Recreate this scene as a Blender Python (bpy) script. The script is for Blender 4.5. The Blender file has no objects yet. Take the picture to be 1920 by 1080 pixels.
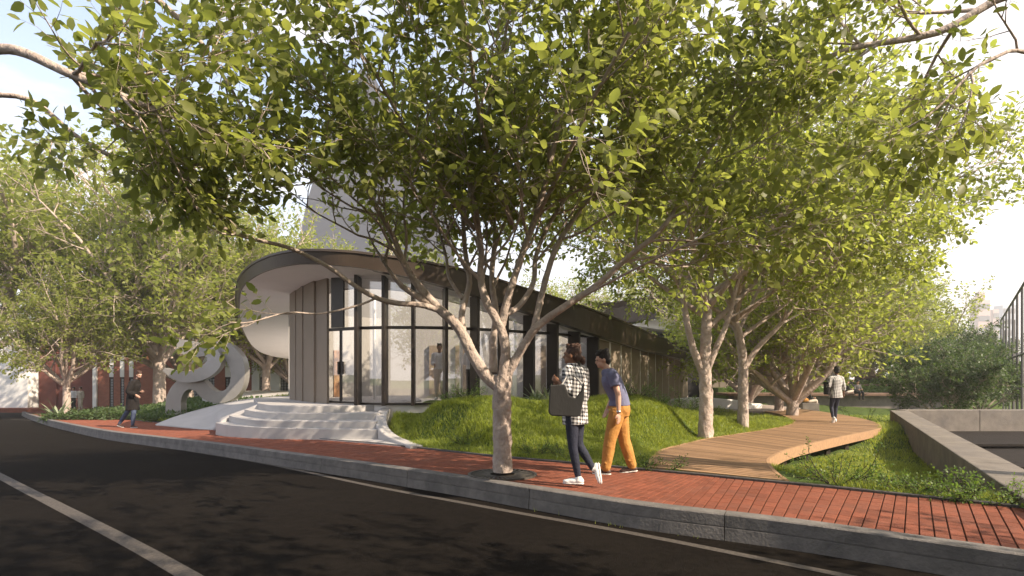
import bpy, math, random
import numpy as np
from mathutils import Vector, Matrix

scene = bpy.context.scene
col = scene.collection
R = math.radians

# ------------------------------------------------------------------ camera
H, F = 1.36, 1050.0
cam_d = bpy.data.cameras.new('camera')
cam = bpy.data.objects.new('camera', cam_d)
col.objects.link(cam)
cam.location = (0, 0, H)
cam.rotation_euler = (R(90), 0, 0)
cam_d.sensor_width = 36.0
cam_d.lens = 36.0 * F / 1920
cam_d.shift_y = 160 / 1920
cam_d.clip_start = 0.05
cam_d.clip_end = 3000
scene.camera = cam

# ------------------------------------------------------------------ light
SUN_AZ, SUN_EL = R(-30), R(35)           # azimuth measured from +x
sd = Vector((math.cos(SUN_AZ) * math.cos(SUN_EL), math.sin(SUN_AZ) * math.cos(SUN_EL), math.sin(SUN_EL)))
sun_d = bpy.data.lights.new('sun', 'SUN')
sun_d.energy = 5.0
sun_d.angle = R(0.55)
sun_d.color = (1.0, 0.85, 0.655)
sun = bpy.data.objects.new('sun', sun_d)
col.objects.link(sun)
sun.rotation_euler = (-sd).to_track_quat('-Z', 'Y').to_euler()

world = bpy.data.worlds.new('World')
scene.world = world
world.use_nodes = True
nt = world.node_tree
nt.nodes.clear()
def wn(t, **k):
    n = nt.nodes.new(t)
    for a, b in k.items(): setattr(n, a, b)
    return n
def wmath(op, a, b=None, clamp=False):
    n = wn('ShaderNodeMath', operation=op); n.use_clamp = clamp
    for i, v in enumerate((a, b)):
        if v is None: continue
        if hasattr(v, 'links'): nt.links.new(v, n.inputs[i])
        else: n.inputs[i].default_value = v
    return n.outputs[0]
sky = wn('ShaderNodeTexSky', sky_type='NISHITA')
sky.sun_disc = False
sky.sun_elevation = SUN_EL
sky.sun_rotation = math.atan2(sd.x, sd.y)
sky.air_density = 1.1
sky.dust_density = 2.0
tc = wn('ShaderNodeTexCoord')
sep = wn('ShaderNodeSeparateXYZ'); nt.links.new(tc.outputs['Generated'], sep.inputs[0])
mp = wn('ShaderNodeMapping'); mp.inputs['Scale'].default_value = (1.0, 1.0, 3.2)
nt.links.new(tc.outputs['Generated'], mp.inputs[0])
nz = wn('ShaderNodeTexNoise'); nz.inputs['Scale'].default_value = 2.6
nz.inputs['Detail'].default_value = 9; nz.inputs['Roughness'].default_value = 0.55
nt.links.new(mp.outputs[0], nz.inputs[0])
cl = wmath('MULTIPLY', wmath('SUBTRACT', nz.outputs[0], 0.47), 6.0, True)
hor = wmath('SUBTRACT', 1.0, wmath('MULTIPLY', wmath('ABSOLUTE', sep.outputs[2]), 1.9), True)
hor = wmath('POWER', hor, 1.6)
az = wmath('MULTIPLY', wmath('ADD', sep.outputs[0], 0.25), 1.1, True)
fac = wmath('MAXIMUM', wmath('MULTIPLY', cl, 0.75), wmath('MAXIMUM', wmath('MULTIPLY', hor, 0.85), wmath('MULTIPLY', az, 0.9)))
bg = wn('ShaderNodeBackground'); bg.inputs[1].default_value = 0.15
bg2 = wn('ShaderNodeBackground'); bg2.inputs[0].default_value = (1.0, 0.945, 0.93, 1); bg2.inputs[1].default_value = 0.80
hs = wn('ShaderNodeMixRGB'); hs.inputs[0].default_value = 0.35; hs.inputs[2].default_value = (3.6, 3.9, 4.6, 1)
nt.links.new(sky.outputs[0], hs.inputs[1]); nt.links.new(hs.outputs[0], bg.inputs[0])
mx = wn('ShaderNodeMixShader'); wo = wn('ShaderNodeOutputWorld')
nt.links.new(fac, mx.inputs[0]); nt.links.new(bg.outputs[0], mx.inputs[1]); nt.links.new(bg2.outputs[0], mx.inputs[2])
nt.links.new(mx.outputs[0], wo.inputs[0])

scene.view_settings.view_transform = 'Standard'
scene.view_settings.look = 'None'
scene.view_settings.gamma = 1
scene.view_settings.exposure = 1.02
scene.view_settings.use_curve_mapping = False
scene.render.engine = 'CYCLES'
scene.cycles.use_denoising = True
scene.cycles.max_bounces = 8
scene.cycles.transparent_max_bounces = 16
scene.cycles.transmission_bounces = 6
scene.cycles.sample_clamp_indirect = 6

# ------------------------------------------------------------------ helpers
def tag(o, label=None, cat=None, group=None, kind=None):
    if label: o['label'] = label
    if cat: o['category'] = cat
    if group: o['group'] = group
    if kind: o['kind'] = kind
    return o

def empty(name, loc=(0, 0, 0), rz=0.0, label=None, cat=None, group=None, kind=None):
    o = bpy.data.objects.new(name, None)
    o.empty_display_size = 0.2
    o.location = loc
    o.rotation_euler = (0, 0, rz)
    col.objects.link(o)
    return tag(o, label, cat, group, kind)

def link_mesh(name, me, mat=None, parent=None, smooth=False):
    if mat is not None and len(me.materials) == 0: me.materials.append(mat)
    o = bpy.data.objects.new(name, me)
    col.objects.link(o)
    if parent is not None: o.parent = parent
    if smooth:
        me.polygons.foreach_set('use_smooth', [True] * len(me.polygons))
    return o

class MB:
    def __init__(s): s.v = []; s.f = []
    def add(s, vs, fs):
        b = len(s.v); s.v.extend([tuple(v) for v in vs]); s.f.extend([tuple(i + b for i in f) for f in fs])
    def box(s, c, d, rz=0.0):
        cx, cy, cz = c; hx, hy, hz = d[0] / 2, d[1] / 2, d[2] / 2
        ca, sa = math.cos(rz), math.sin(rz)
        vs = [(cx + x * ca - y * sa, cy + x * sa + y * ca, cz + z) for z in (-hz, hz) for x, y in ((-hx, -hy), (hx, -hy), (hx, hy), (-hx, hy))]
        s.add(vs, [(3, 2, 1, 0), (4, 5, 6, 7), (0, 1, 5, 4), (1, 2, 6, 5), (2, 3, 7, 6), (3, 0, 4, 7)])
    def prism(s, poly, z0, z1):
        """poly: list of (x,y); z0,z1 numbers or lists"""
        n = len(poly)
        a = [z0] * n if not isinstance(z0, (list, tuple)) else z0
        b = [z1] * n if not isinstance(z1, (list, tuple)) else z1
        ar = sum(poly[i][0] * poly[(i + 1) % n][1] - poly[(i + 1) % n][0] * poly[i][1] for i in range(n))
        if ar < 0: poly = poly[::-1]; a = list(a)[::-1]; b = list(b)[::-1]
        vs = [(p[0], p[1], a[i]) for i, p in enumerate(poly)] + [(p[0], p[1], b[i]) for i, p in enumerate(poly)]
        s.add(vs, [tuple(range(n))[::-1], tuple(range(n, 2 * n))] + [(i, (i + 1) % n, n + (i + 1) % n, n + i) for i in range(n)])
    def tube(s, pts, rad, n=8, cap=True):
        pts = [Vector(p) for p in pts]
        m = len(pts)
        t = (pts[1] - pts[0]).normalized()
        u = t.cross(Vector((0, 1, 0)) if abs(t.y) < 0.8 else Vector((1, 0, 0))).normalized()
        b = len(s.v)
        for i in range(m):
            if i == 0: t2 = pts[1] - pts[0]
            elif i == m - 1: t2 = pts[-1] - pts[-2]
            else: t2 = pts[i + 1] - pts[i - 1]
            if t2.length < 1e-9: t2 = t
            t = t2.normalized()
            u = (u - t * u.dot(t))
            u = u.normalized() if u.length > 1e-6 else t.orthogonal().normalized()
            w = t.cross(u)
            r = rad[i] if isinstance(rad, (list, tuple)) else rad
            for k in range(n):
                a = 2 * math.pi * k / n
                p = pts[i] + (u * math.cos(a) + w * math.sin(a)) * r
                s.v.append((p.x, p.y, p.z))
        for i in range(m - 1):
            for k in range(n):
                k2 = (k + 1) % n
                s.f.append((b + i * n + k, b + i * n + k2, b + (i + 1) * n + k2, b + (i + 1) * n + k))
        if cap:
            s.f.append(tuple(b + k for k in range(n))[::-1])
            s.f.append(tuple(b + (m - 1) * n + k for k in range(n)))
    def ell(s, c, r, M=None, nu=12, nv=8):
        vs = [(0, 0, -1)]
        for j in range(1, nv):
            th = -math.pi / 2 + math.pi * j / nv
            for i in range(nu):
                a = 2 * math.pi * i / nu
                vs.append((math.cos(th) * math.cos(a), math.cos(th) * math.sin(a), math.sin(th)))
        vs.append((0, 0, 1))
        fs = [(0, 1 + (i + 1) % nu, 1 + i) for i in range(nu)]
        for j in range(nv - 2):
            for i in range(nu):
                i2 = (i + 1) % nu
                fs.append((1 + j * nu + i, 1 + j * nu + i2, 1 + (j + 1) * nu + i2, 1 + (j + 1) * nu + i))
        t = 1 + (nv - 2) * nu
        fs += [(t + i, t + (i + 1) % nu, len(vs) - 1) for i in range(nu)]
        M = M or Matrix.Identity(3)
        c = Vector(c)
        out = [tuple(c + M @ Vector((v[0] * r[0], v[1] * r[1], v[2] * r[2]))) for v in vs]
        s.add(out, fs)
    def mesh(s, name):
        me = bpy.data.meshes.new(name); me.from_pydata(s.v, [], s.f); me.update(); return me
    def build(s, name, mat, parent=None, smooth=False, bevel=0):
        o = link_mesh(name, s.mesh(name), mat, parent, smooth)
        if bevel:
            m = o.modifiers.new('bevel', 'BEVEL'); m.width = bevel; m.segments = 2; m.limit_method = 'ANGLE'; m.angle_limit = R(40)
        return o

def np_mesh(name, verts, face_sizes, loops, mat, parent=None):
    me = bpy.data.meshes.new(name)
    nv = len(verts); nf = len(face_sizes); nl = len(loops)
    me.vertices.add(nv); me.vertices.foreach_set('co', np.ascontiguousarray(verts, dtype=np.float32).ravel())
    me.loops.add(nl); me.loops.foreach_set('vertex_index', np.ascontiguousarray(loops, dtype=np.int32))
    me.polygons.add(nf)
    st = np.zeros(nf, dtype=np.int32); st[1:] = np.cumsum(face_sizes)[:-1]
    me.polygons.foreach_set('loop_start', st)
    me.update(calc_edges=True)
    if mat: me.materials.append(mat)
    return me

def smooth(e0, e1, x):
    t = np.clip((np.asarray(x, dtype=float) - e0) / (e1 - e0), 0, 1)
    return t * t * (3 - 2 * t)

# ---- natural fall of the ground (sidewalk level)
def gz(x, y):
    x = np.asarray(x, dtype=float); y = np.asarray(y, dtype=float)
    d = np.clip(y - 7, 0, 50)
    gl = -0.03 * d - 0.0003 * d * d
    gr = -0.017 * np.clip(y - 6, 0, 45)
    s = smooth(-7, 4, x)
    return gl * (1 - s) + gr * s

def at(px, py, off=0.0):
    """point where the sight line meets the ground (+off)"""
    Y = 12.0
    for _ in range(80):
        x = (px - 960) / F * Y
        Yn = (H - float(gz(x, Y)) - off) * F / max(py - 700, 4)
        Y = 0.6 * Y + 0.4 * Yn
    x = (px - 960) / F * Y
    return Vector((x, Y, float(gz(x, Y)) + off))
def q(px, py, Y):
    return Vector(((px - 960) / F * Y, Y, H - (py - 700) / F * Y))

def catmull(P, n):
    P = [Vector(p) for p in P]; out = []
    for i in range(len(P) - 1):
        a = P[i - 1] if i else P[0] * 2 - P[1]
        b, c = P[i], P[i + 1]
        d = P[i + 2] if i + 2 < len(P) else P[-1] * 2 - P[-2]
        for k in range(n):
            t = k / n
            out.append(0.5 * ((2 * b) + (c - a) * t + (2 * a - 5 * b + 4 * c - d) * t * t + (3 * b - a - 3 * c + d) * t ** 3))
    out.append(P[-1].copy())
    return out

# ------------------------------------------------------------------ materials
def new_mat(name):
    m = bpy.data.materials.new(name); m.use_nodes = True
    n = m.node_tree.nodes; n.clear()
    return m, m.node_tree
def N(t, typ, **k):
    n = t.nodes.new(typ)
    for a, b in k.items(): setattr(n, a, b)
    return n
def rgba(c): return (c[0], c[1], c[2], 1)

def mat(name, c1, c2=None, rough=0.7, scale=6.0, detail=6, bump=0.0, bscale=None, metal=0.0, spec=0.4, stretch=(1, 1, 1), dirt=None, dirt_scale=0.8, coord='Object', island=0.0):
    m, t = new_mat(name)
    out = N(t, 'ShaderNodeOutputMaterial'); p = N(t, 'ShaderNodeBsdfPrincipled')
    t.links.new(p.outputs[0], out.inputs[0])
    p.inputs['Roughness'].default_value = rough; p.inputs['Metallic'].default_value = metal
    p.inputs['Specular IOR Level'].default_value = spec
    c2 = c2 or tuple(x * 0.75 for x in c1)
    tcn = N(t, 'ShaderNodeTexCoord'); mpn = N(t, 'ShaderNodeMapping'); mpn.inputs['Scale'].default_value = stretch
    t.links.new(tcn.outputs[coord], mpn.inputs[0])
    no = N(t, 'ShaderNodeTexNoise'); no.inputs['Scale'].default_value = scale; no.inputs['Detail'].default_value = detail
    no.inputs['Roughness'].default_value = 0.65
    t.links.new(mpn.outputs[0], no.inputs[0])
    rp = N(t, 'ShaderNodeValToRGB'); rp.color_ramp.elements[0].position = 0.32; rp.color_ramp.elements[1].position = 0.68
    rp.color_ramp.elements[0].color = rgba(c2); rp.color_ramp.elements[1].color = rgba(c1)
    t.links.new(no.outputs[0], rp.inputs[0])
    last = rp.outputs[0]
    if dirt:
        n2 = N(t, 'ShaderNodeTexNoise'); n2.inputs['Scale'].default_value = dirt_scale; n2.inputs['Detail'].default_value = 8
        n2.inputs['Roughness'].default_value = 0.7
        t.links.new(tcn.outputs[coord], n2.inputs[0])
        r2 = N(t, 'ShaderNodeValToRGB'); r2.color_ramp.elements[0].position = 0.48; r2.color_ramp.elements[1].position = 0.72
        t.links.new(n2.outputs[0], r2.inputs[0])
        mm = N(t, 'ShaderNodeMixRGB'); mm.inputs[2].default_value = rgba(dirt)
        ml = N(t, 'ShaderNodeMath', operation='MULTIPLY'); ml.inputs[1].default_value = 0.7
        t.links.new(r2.outputs[0], ml.inputs[0]); t.links.new(ml.outputs[0], mm.inputs[0]); t.links.new(last, mm.inputs[1])
        last = mm.outputs[0]
    if island:
        g = N(t, 'ShaderNodeNewGeometry'); oi = N(t, 'ShaderNodeObjectInfo')
        ad = N(t, 'ShaderNodeMath', operation='ADD'); fr = N(t, 'ShaderNodeMath', operation='FRACT')
        t.links.new(g.outputs['Random Per Island'], ad.inputs[0]); t.links.new(oi.outputs['Random'], ad.inputs[1]); t.links.new(ad.outputs[0], fr.inputs[0])
        mr = N(t, 'ShaderNodeMapRange'); mr.inputs[3].default_value = 1 - island; mr.inputs[4].default_value = 1 + island
        t.links.new(fr.outputs[0], mr.inputs[0])
        vm = N(t, 'ShaderNodeVectorMath', operation='SCALE')
        t.links.new(last, vm.inputs[0]); t.links.new(mr.outputs[0], vm.inputs['Scale']); last = vm.outputs[0]
    t.links.new(last, p.inputs['Base Color'])
    if bump:
        b = N(t, 'ShaderNodeBump'); b.inputs['Strength'].default_value = bump; b.inputs['Distance'].default_value = 0.045 if name == 'pale_bark' else 0.02
        nb = N(t, 'ShaderNodeTexNoise'); nb.inputs['Scale'].default_value = bscale or scale * 4; nb.inputs['Detail'].default_value = 6
        t.links.new(mpn.outputs[0], nb.inputs[0]); t.links.new(nb.outputs[0], b.inputs['Height']); t.links.new(b.outputs[0], p.inputs['Normal'])
    return m

def leaf_mat(name, ca, cb, trans=0.45, rough=0.45, tcol=None):
    m, t = new_mat(name)
    out = N(t, 'ShaderNodeOutputMaterial')
    g = N(t, 'ShaderNodeNewGeometry'); rp = N(t, 'ShaderNodeValToRGB')
    rp.color_ramp.elements[0].color = rgba(ca); rp.color_ramp.elements[1].color = rgba(cb)
    oi = N(t, 'ShaderNodeObjectInfo'); ad = N(t, 'ShaderNodeMath', operation='ADD'); fr = N(t, 'ShaderNodeMath', operation='FRACT')
    t.links.new(g.outputs['Random Per Island'], ad.inputs[0]); t.links.new(oi.outputs['Random'], ad.inputs[1]); t.links.new(ad.outputs[0], fr.inputs[0])
    t.links.new(fr.outputs[0], rp.inputs[0])
    tr = N(t, 'ShaderNodeBsdfTranslucent')
    vm = N(t, 'ShaderNodeVectorMath', operation='MULTIPLY'); vm.inputs[1].default_value = tcol or (1.95, 2.0, 1.25)
    t.links.new(rp.outputs[0], vm.inputs[0]); t.links.new(vm.outputs[0], tr.inputs[0])
    p = N(t, 'ShaderNodeBsdfPrincipled'); p.inputs['Roughness'].default_value = rough; p.inputs['Specular IOR Level'].default_value = 0.35
    t.links.new(rp.outputs[0], p.inputs['Base Color'])
    mi = N(t, 'ShaderNodeMixShader'); mi.inputs[0].default_value = trans
    t.links.new(p.outputs[0], mi.inputs[1]); t.links.new(tr.outputs[0], mi.inputs[2]); t.links.new(mi.outputs[0], out.inputs[0])
    return m

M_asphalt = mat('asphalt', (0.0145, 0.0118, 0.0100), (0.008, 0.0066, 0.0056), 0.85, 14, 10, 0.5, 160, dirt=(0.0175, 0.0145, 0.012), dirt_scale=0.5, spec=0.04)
M_paint = mat('road_paint', (0.105, 0.088, 0.076), (0.042, 0.036, 0.032), 0.8, 30, 10, 0.3, 160)
M_brick = mat('paving_brick', (0.250, 0.080, 0.045), (0.160, 0.050, 0.030), 0.85, 18, 8, 0.5, 90, dirt=(0.16, 0.07, 0.05), dirt_scale=2.2, island=0.15, spec=0.25)
M_mortar = mat('paving_bed', (0.10, 0.05, 0.035), (0.06, 0.03, 0.022), 0.95, 20, 6, 0.4, spec=0.1)
M_kerb = mat('kerb_concrete', (0.185, 0.168, 0.158), (0.10, 0.092, 0.088), 0.85, 5, 10, 0.5, 40, dirt=(0.09, 0.085, 0.08), dirt_scale=1.6, island=0.08)
M_edge = mat('edging_stone', (0.085, 0.078, 0.075), (0.045, 0.04, 0.04), 0.7, 10, 8, 0.4, 60)
M_conc = mat('smooth_concrete', (0.47, 0.445, 0.43), (0.39, 0.37, 0.36), 0.8, 2.2, 10, 0.15, 60, dirt=(0.29, 0.27, 0.26), dirt_scale=1.1)
M_concd = mat('weathered_concrete', (0.205, 0.178, 0.155), (0.125, 0.108, 0.095), 0.85, 3, 10, 0.5, 30, dirt=(0.11, 0.10, 0.10), dirt_scale=1.3)
M_soil = mat('soil_turf', (0.085, 0.125, 0.030), (0.045, 0.065, 0.020), 0.95, 3.5, 8, 0.6, 30, spec=0.1)
M_soild = mat('dark_soil', (0.035, 0.026, 0.02), (0.02, 0.015, 0.012), 0.95, 6, 8, 0.6, 30, spec=0.1)
M_bark = mat('pale_bark', (0.49, 0.40, 0.35), (0.31, 0.245, 0.21), 0.85, 9, 9, 1.0, 17, stretch=(1, 1, 0.75), dirt=(0.50, 0.42, 0.36), dirt_scale=2.5, spec=0.2)
M_bronze = mat('bronze_cladding', (0.036, 0.027, 0.021), (0.026, 0.019, 0.015), 0.42, 2, 5, 0.05, metal=0.25, spec=0.45)
M_fascia = mat('bronze_fascia', (0.062, 0.045, 0.034), (0.050, 0.036, 0.027), 0.40, 1.5, 5, 0.05, metal=0.1)
M_taupe = mat('taupe_panel', (0.245, 0.195, 0.150), (0.215, 0.172, 0.132), 0.6, 1.5, 5, 0.04)
M_soffit = mat('white_soffit', (0.74, 0.72, 0.71), (0.70, 0.68, 0.67), 0.8, 1, 4)
M_white = mat('white_paint', (0.78, 0.76, 0.74), (0.72, 0.70, 0.68), 0.7, 1, 5)
M_roof = mat('dark_roofing', (0.035, 0.032, 0.031), (0.02, 0.018, 0.018), 0.7, 6, 6, 0.3)
M_tower = mat('grey_tower_cladding', (0.33, 0.30, 0.31), (0.30, 0.275, 0.285), 0.85, 0.2, 4)
M_redbrick = None
M_steel = mat('brushed_steel', (0.31, 0.29, 0.27), (0.26, 0.245, 0.23), 0.42, 1.2, 4, 0.03, metal=0.4)
M_iron = mat('cast_iron', (0.10, 0.088, 0.075), (0.05, 0.044, 0.04), 0.6, 20, 6, 0.4, metal=0.3, dirt=(0.16, 0.13, 0.10), dirt_scale=9)
M_post = mat('painted_steel', (0.16, 0.145, 0.14), (0.12, 0.11, 0.105), 0.5, 4, 4)
M_floor = mat('pale_interior_floor', (0.62, 0.58, 0.55), (0.56, 0.53, 0.5), 0.35, 1.5, 5)
M_catchwall = mat('pale_catch_wall', (0.41, 0.39, 0.375), (0.365, 0.35, 0.335), 0.7, 1, 4)
M_door_wood = mat('warm_glow_wood', (0.42, 0.22, 0.10), (0.30, 0.15, 0.07), 0.5, 4, 6, 0.1, stretch=(6, 6, 1))
M_leaf = leaf_mat('tree_leaf', (0.126, 0.144, 0.040), (0.222, 0.236, 0.072), 0.56)
M_leaf_sun = leaf_mat('sunlit_tree_leaf', (0.148, 0.174, 0.040), (0.27, 0.292, 0.082), 0.55)  # same leaf, lightened so sunlight on the crowns is in the colour
M_leaf_s = leaf_mat('shrub_leaf', (0.06, 0.11, 0.022), (0.14, 0.20, 0.045), 0.4)
M_leaf_d = leaf_mat('fine_shrub_leaf', (0.045, 0.075, 0.025), (0.085, 0.125, 0.045), 0.35)
M_grass = leaf_mat('grass_blade', (0.155, 0.205, 0.036), (0.33, 0.375, 0.088), 0.50, tcol=(1.7, 1.6, 0.8))
M_agave = leaf_mat('agave_leaf', (0.16, 0.19, 0.12), (0.24, 0.27, 0.17), 0.2)

def wood_mat():
    m, t = new_mat('deck_timber')
    out = N(t, 'ShaderNodeOutputMaterial'); p = N(t, 'ShaderNodeBsdfPrincipled'); t.links.new(p.outputs[0], out.inputs[0])
    p.inputs['Roughness'].default_value = 0.7; p.inputs['Specular IOR Level'].default_value = 0.25
    tcn = N(t, 'ShaderNodeTexCoord'); mpn = N(t, 'ShaderNodeMapping'); mpn.inputs['Scale'].default_value = (1.2, 14, 6)
    t.links.new(tcn.outputs['Object'], mpn.inputs[0])
    no = N(t, 'ShaderNodeTexNoise'); no.inputs['Scale'].default_value = 2.5; no.inputs['Detail'].default_value = 8
    t.links.new(mpn.outputs[0], no.inputs[0])
    rp = N(t, 'ShaderNodeValToRGB'); rp.color_ramp.elements[0].position = .3; rp.color_ramp.elements[1].position = .7
    rp.color_ramp.elements[0].color = (0.23, 0.145, 0.088, 1); rp.color_ramp.elements[1].color = (0.37, 0.220, 0.122, 1)
    t.links.new(no.outputs[0], rp.inputs[0])
    oi = N(t, 'ShaderNodeObjectInfo'); mr = N(t, 'ShaderNodeMapRange'); mr.inputs[3].default_value = 0.66; mr.inputs[4].default_value = 1.2
    t.links.new(oi.outputs['Random'], mr.inputs[0])
    vm = N(t, 'ShaderNodeVectorMath', operation='SCALE'); t.links.new(rp.outputs[0], vm.inputs[0]); t.links.new(mr.outputs[0], vm.inputs['Scale'])
    t.links.new(vm.outputs[0], p.inputs['Base Color'])
    b = N(t, 'ShaderNodeBump'); b.inputs['Strength'].default_value = 0.3; b.inputs['Distance'].default_value = 0.01
    t.links.new(no.outputs[0], b.inputs['Height']); t.links.new(b.outputs[0], p.inputs['Normal'])
    return m
M_deck = wood_mat()
M_darkwood = mat('dark_timber', (0.050, 0.034, 0.025), (0.024, 0.017, 0.013), 0.75, 3, 7, 0.3, stretch=(1, 8, 1))

def redbrick_mat():
    m, t = new_mat('red_brickwork')
    out = N(t, 'ShaderNodeOutputMaterial'); p = N(t, 'ShaderNodeBsdfPrincipled'); t.links.new(p.outputs[0], out.inputs[0])
    p.inputs['Roughness'].default_value = 0.9
    tcn = N(t, 'ShaderNodeTexCoord'); sp = N(t, 'ShaderNodeSeparateXYZ'); cb = N(t, 'ShaderNodeCombineXYZ')
    t.links.new(tcn.outputs['Object'], sp.inputs[0]); t.links.new(sp.outputs[0], cb.inputs[0]); t.links.new(sp.outputs[2], cb.inputs[1])
    br = N(t, 'ShaderNodeTexBrick'); br.inputs['Scale'].default_value = 1.0
    br.inputs['Brick Width'].default_value = 0.24; br.inputs['Row Height'].default_value = 0.085; br.inputs['Mortar Size'].default_value = 0.008
    br.inputs['Color1'].default_value = (0.34, 0.11, 0.06, 1); br.inputs['Color2'].default_value = (0.25, 0.075, 0.045, 1); br.inputs['Mortar'].default_value = (0.24, 0.14, 0.11, 1)
    t.links.new(cb.outputs[0], br.inputs[0]); t.links.new(br.outputs[0], p.inputs['Base Color'])
    return m
M_redbrick = redbrick_mat()
M_maroon = mat('maroon_render', (0.16, 0.055, 0.042), (0.13, 0.045, 0.035), 0.9, 1.5, 6)

def glass_mat(name='clear_glass', tint=(0.93, 0.92, 0.90), base=0.14):
    m, t = new_mat(name)
    out = N(t, 'ShaderNodeOutputMaterial'); tr = N(t, 'ShaderNodeBsdfTransparent'); tr.inputs[0].default_value = rgba(tint)
    gl = N(t, 'ShaderNodeBsdfGlossy'); gl.inputs['Roughness'].default_value = 0.01; gl.inputs[0].default_value = (0.95, 0.95, 0.97, 1)
    ge = N(t, 'ShaderNodeNewGeometry'); dt = N(t, 'ShaderNodeVectorMath', operation='DOT_PRODUCT')
    t.links.new(ge.outputs['Normal'], dt.inputs[0]); t.links.new(ge.outputs['Incoming'], dt.inputs[1])
    def mm(op, a, b=None):
        n = N(t, 'ShaderNodeMath', operation=op); n.use_clamp = op != 'POWER'
        for i, v in enumerate((a, b)):
            if v is None: continue
            if hasattr(v, 'links'): t.links.new(v, n.inputs[i])
            else: n.inputs[i].default_value = v
        return n.outputs[0]
    sch = mm('POWER', mm('SUBTRACT', 1.0, mm('ABSOLUTE', dt.outputs['Value'])), 5.0)
    ad = N(t, 'ShaderNodeMath', operation='ADD'); ad.inputs[1].default_value = base; ad.use_clamp = True
    t.links.new(mm('MULTIPLY', sch, .9), ad.inputs[0])
    mi = N(t, 'ShaderNodeMixShader'); t.links.new(ad.outputs[0], mi.inputs[0]); t.links.new(tr.outputs[0], mi.inputs[1]); t.links.new(gl.outputs[0], mi.inputs[2])
    t.links.new(mi.outputs[0], out.inputs[0])
    return m
M_glass = glass_mat()

# ------------------------------------------------------------------ street geometry
kerb_px = [(48, 772), (62, 777), (100, 787), (150, 797), (214, 808), (300, 818), (400, 829), (500, 842), (600, 855), (700, 868), (800, 882), (880, 893),
           (960, 905), (1060, 920), (1160, 935), (1260, 948), (1390, 962), (1515, 977), (1690, 1001), (1915, 1032), (2250, 1080), (2900, 1180)]
edge_px = [(30, 766.5), (80, 768), (139, 771), (194, 779), (236, 786), (300, 793), (400, 803.5), (500, 815), (600, 824), (700, 832), (780, 840), (860, 849), (940, 857.5), (1060, 868),
           (1200, 881), (1330, 893), (1430, 903), (1560, 915), (1700, 930), (1920, 953), (2300, 995), (2900, 1060)]
kerb_w = catmull([at(*p) for p in kerb_px], 6)
edge_w = catmull([at(*p) for p in edge_px], 6)
def as_fn(P):
    P = sorted(P, key=lambda p: p.x)
    X = np.array([p.x for p in P]); Y = np.array([p.y for p in P])
    return X, Y
KX, KY = as_fn(kerb_w); EX, EY = as_fn(edge_w)
def y_edge(x):
    x = np.asarray(x, dtype=float)
    r = np.interp(x, EX, EY)
    r = np.where(x < EX[0], EY[0] + (EX[0] - x) * 0.06, r)
    sl = (EY[-1] - EY[-6]) / (EX[-1] - EX[-6])
    return np.where(x > EX[-1], EY[-1] + (x - EX[-1]) * sl, r)
def y_kerb(x):
    x = np.asarray(x, dtype=float)
    sl = (KY[-1] - KY[-6]) / (KX[-1] - KX[-6])
    return np.where(x > KX[-1], KY[-1] + (x - KX[-1]) * sl, np.interp(x, KX, KY))
KERB_H = 0.235

# ---- terrain of the garden
pairs = [((1220, 880), (1475, 906)), ((1224, 864), (1450, 887)), ((1238, 849), (1438, 871)), ((1262, 840), (1441, 860)), ((1330, 824), (1474, 844)),
         ((1400, 813), (1530, 830)), ((1450, 805), (1590, 817)), ((1482, 797.5), (1640, 806.5)), ((1490, 793), (1649, 801)), ((1489, 790), (1638, 793)),
         ((1476, 782), (1592, 781.5)), ((1446, 773.5), (1520, 770)), ((1384, 764), (1440, 761)), ((1330, 757), (1385, 755))]
dl = catmull([at(*a) for a, b in pairs], 16); dr = catmull([at(*b) for a, b in pairs], 16)
dl = dl[2:]; dr = dr[2:]
DM = np.array([((a.x + b.x) / 2, (a.y + b.y) / 2, (a - b).length / 2) for a, b in zip(dl[::2], dr[::2])])
RIM_Y = [11.6, 11.9, 12.1, 12.3, 12.8, 13.4, 14.1, 14.9, 15.4, 17.5]
RIM_X = [-1.9, -2.1, -2.4, -2.68, -3.02, -3.24, -3.34, -3.30, -3.05, -3.05]
RIM_Z = [-.20, -.18, -.12, -.06, .04, .22, .34, .50, .56, .56]
W1a, W1b = Vector((5.3, 5.9)), Vector((12.96, 19.2))     # left edge of the low concrete wall
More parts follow.
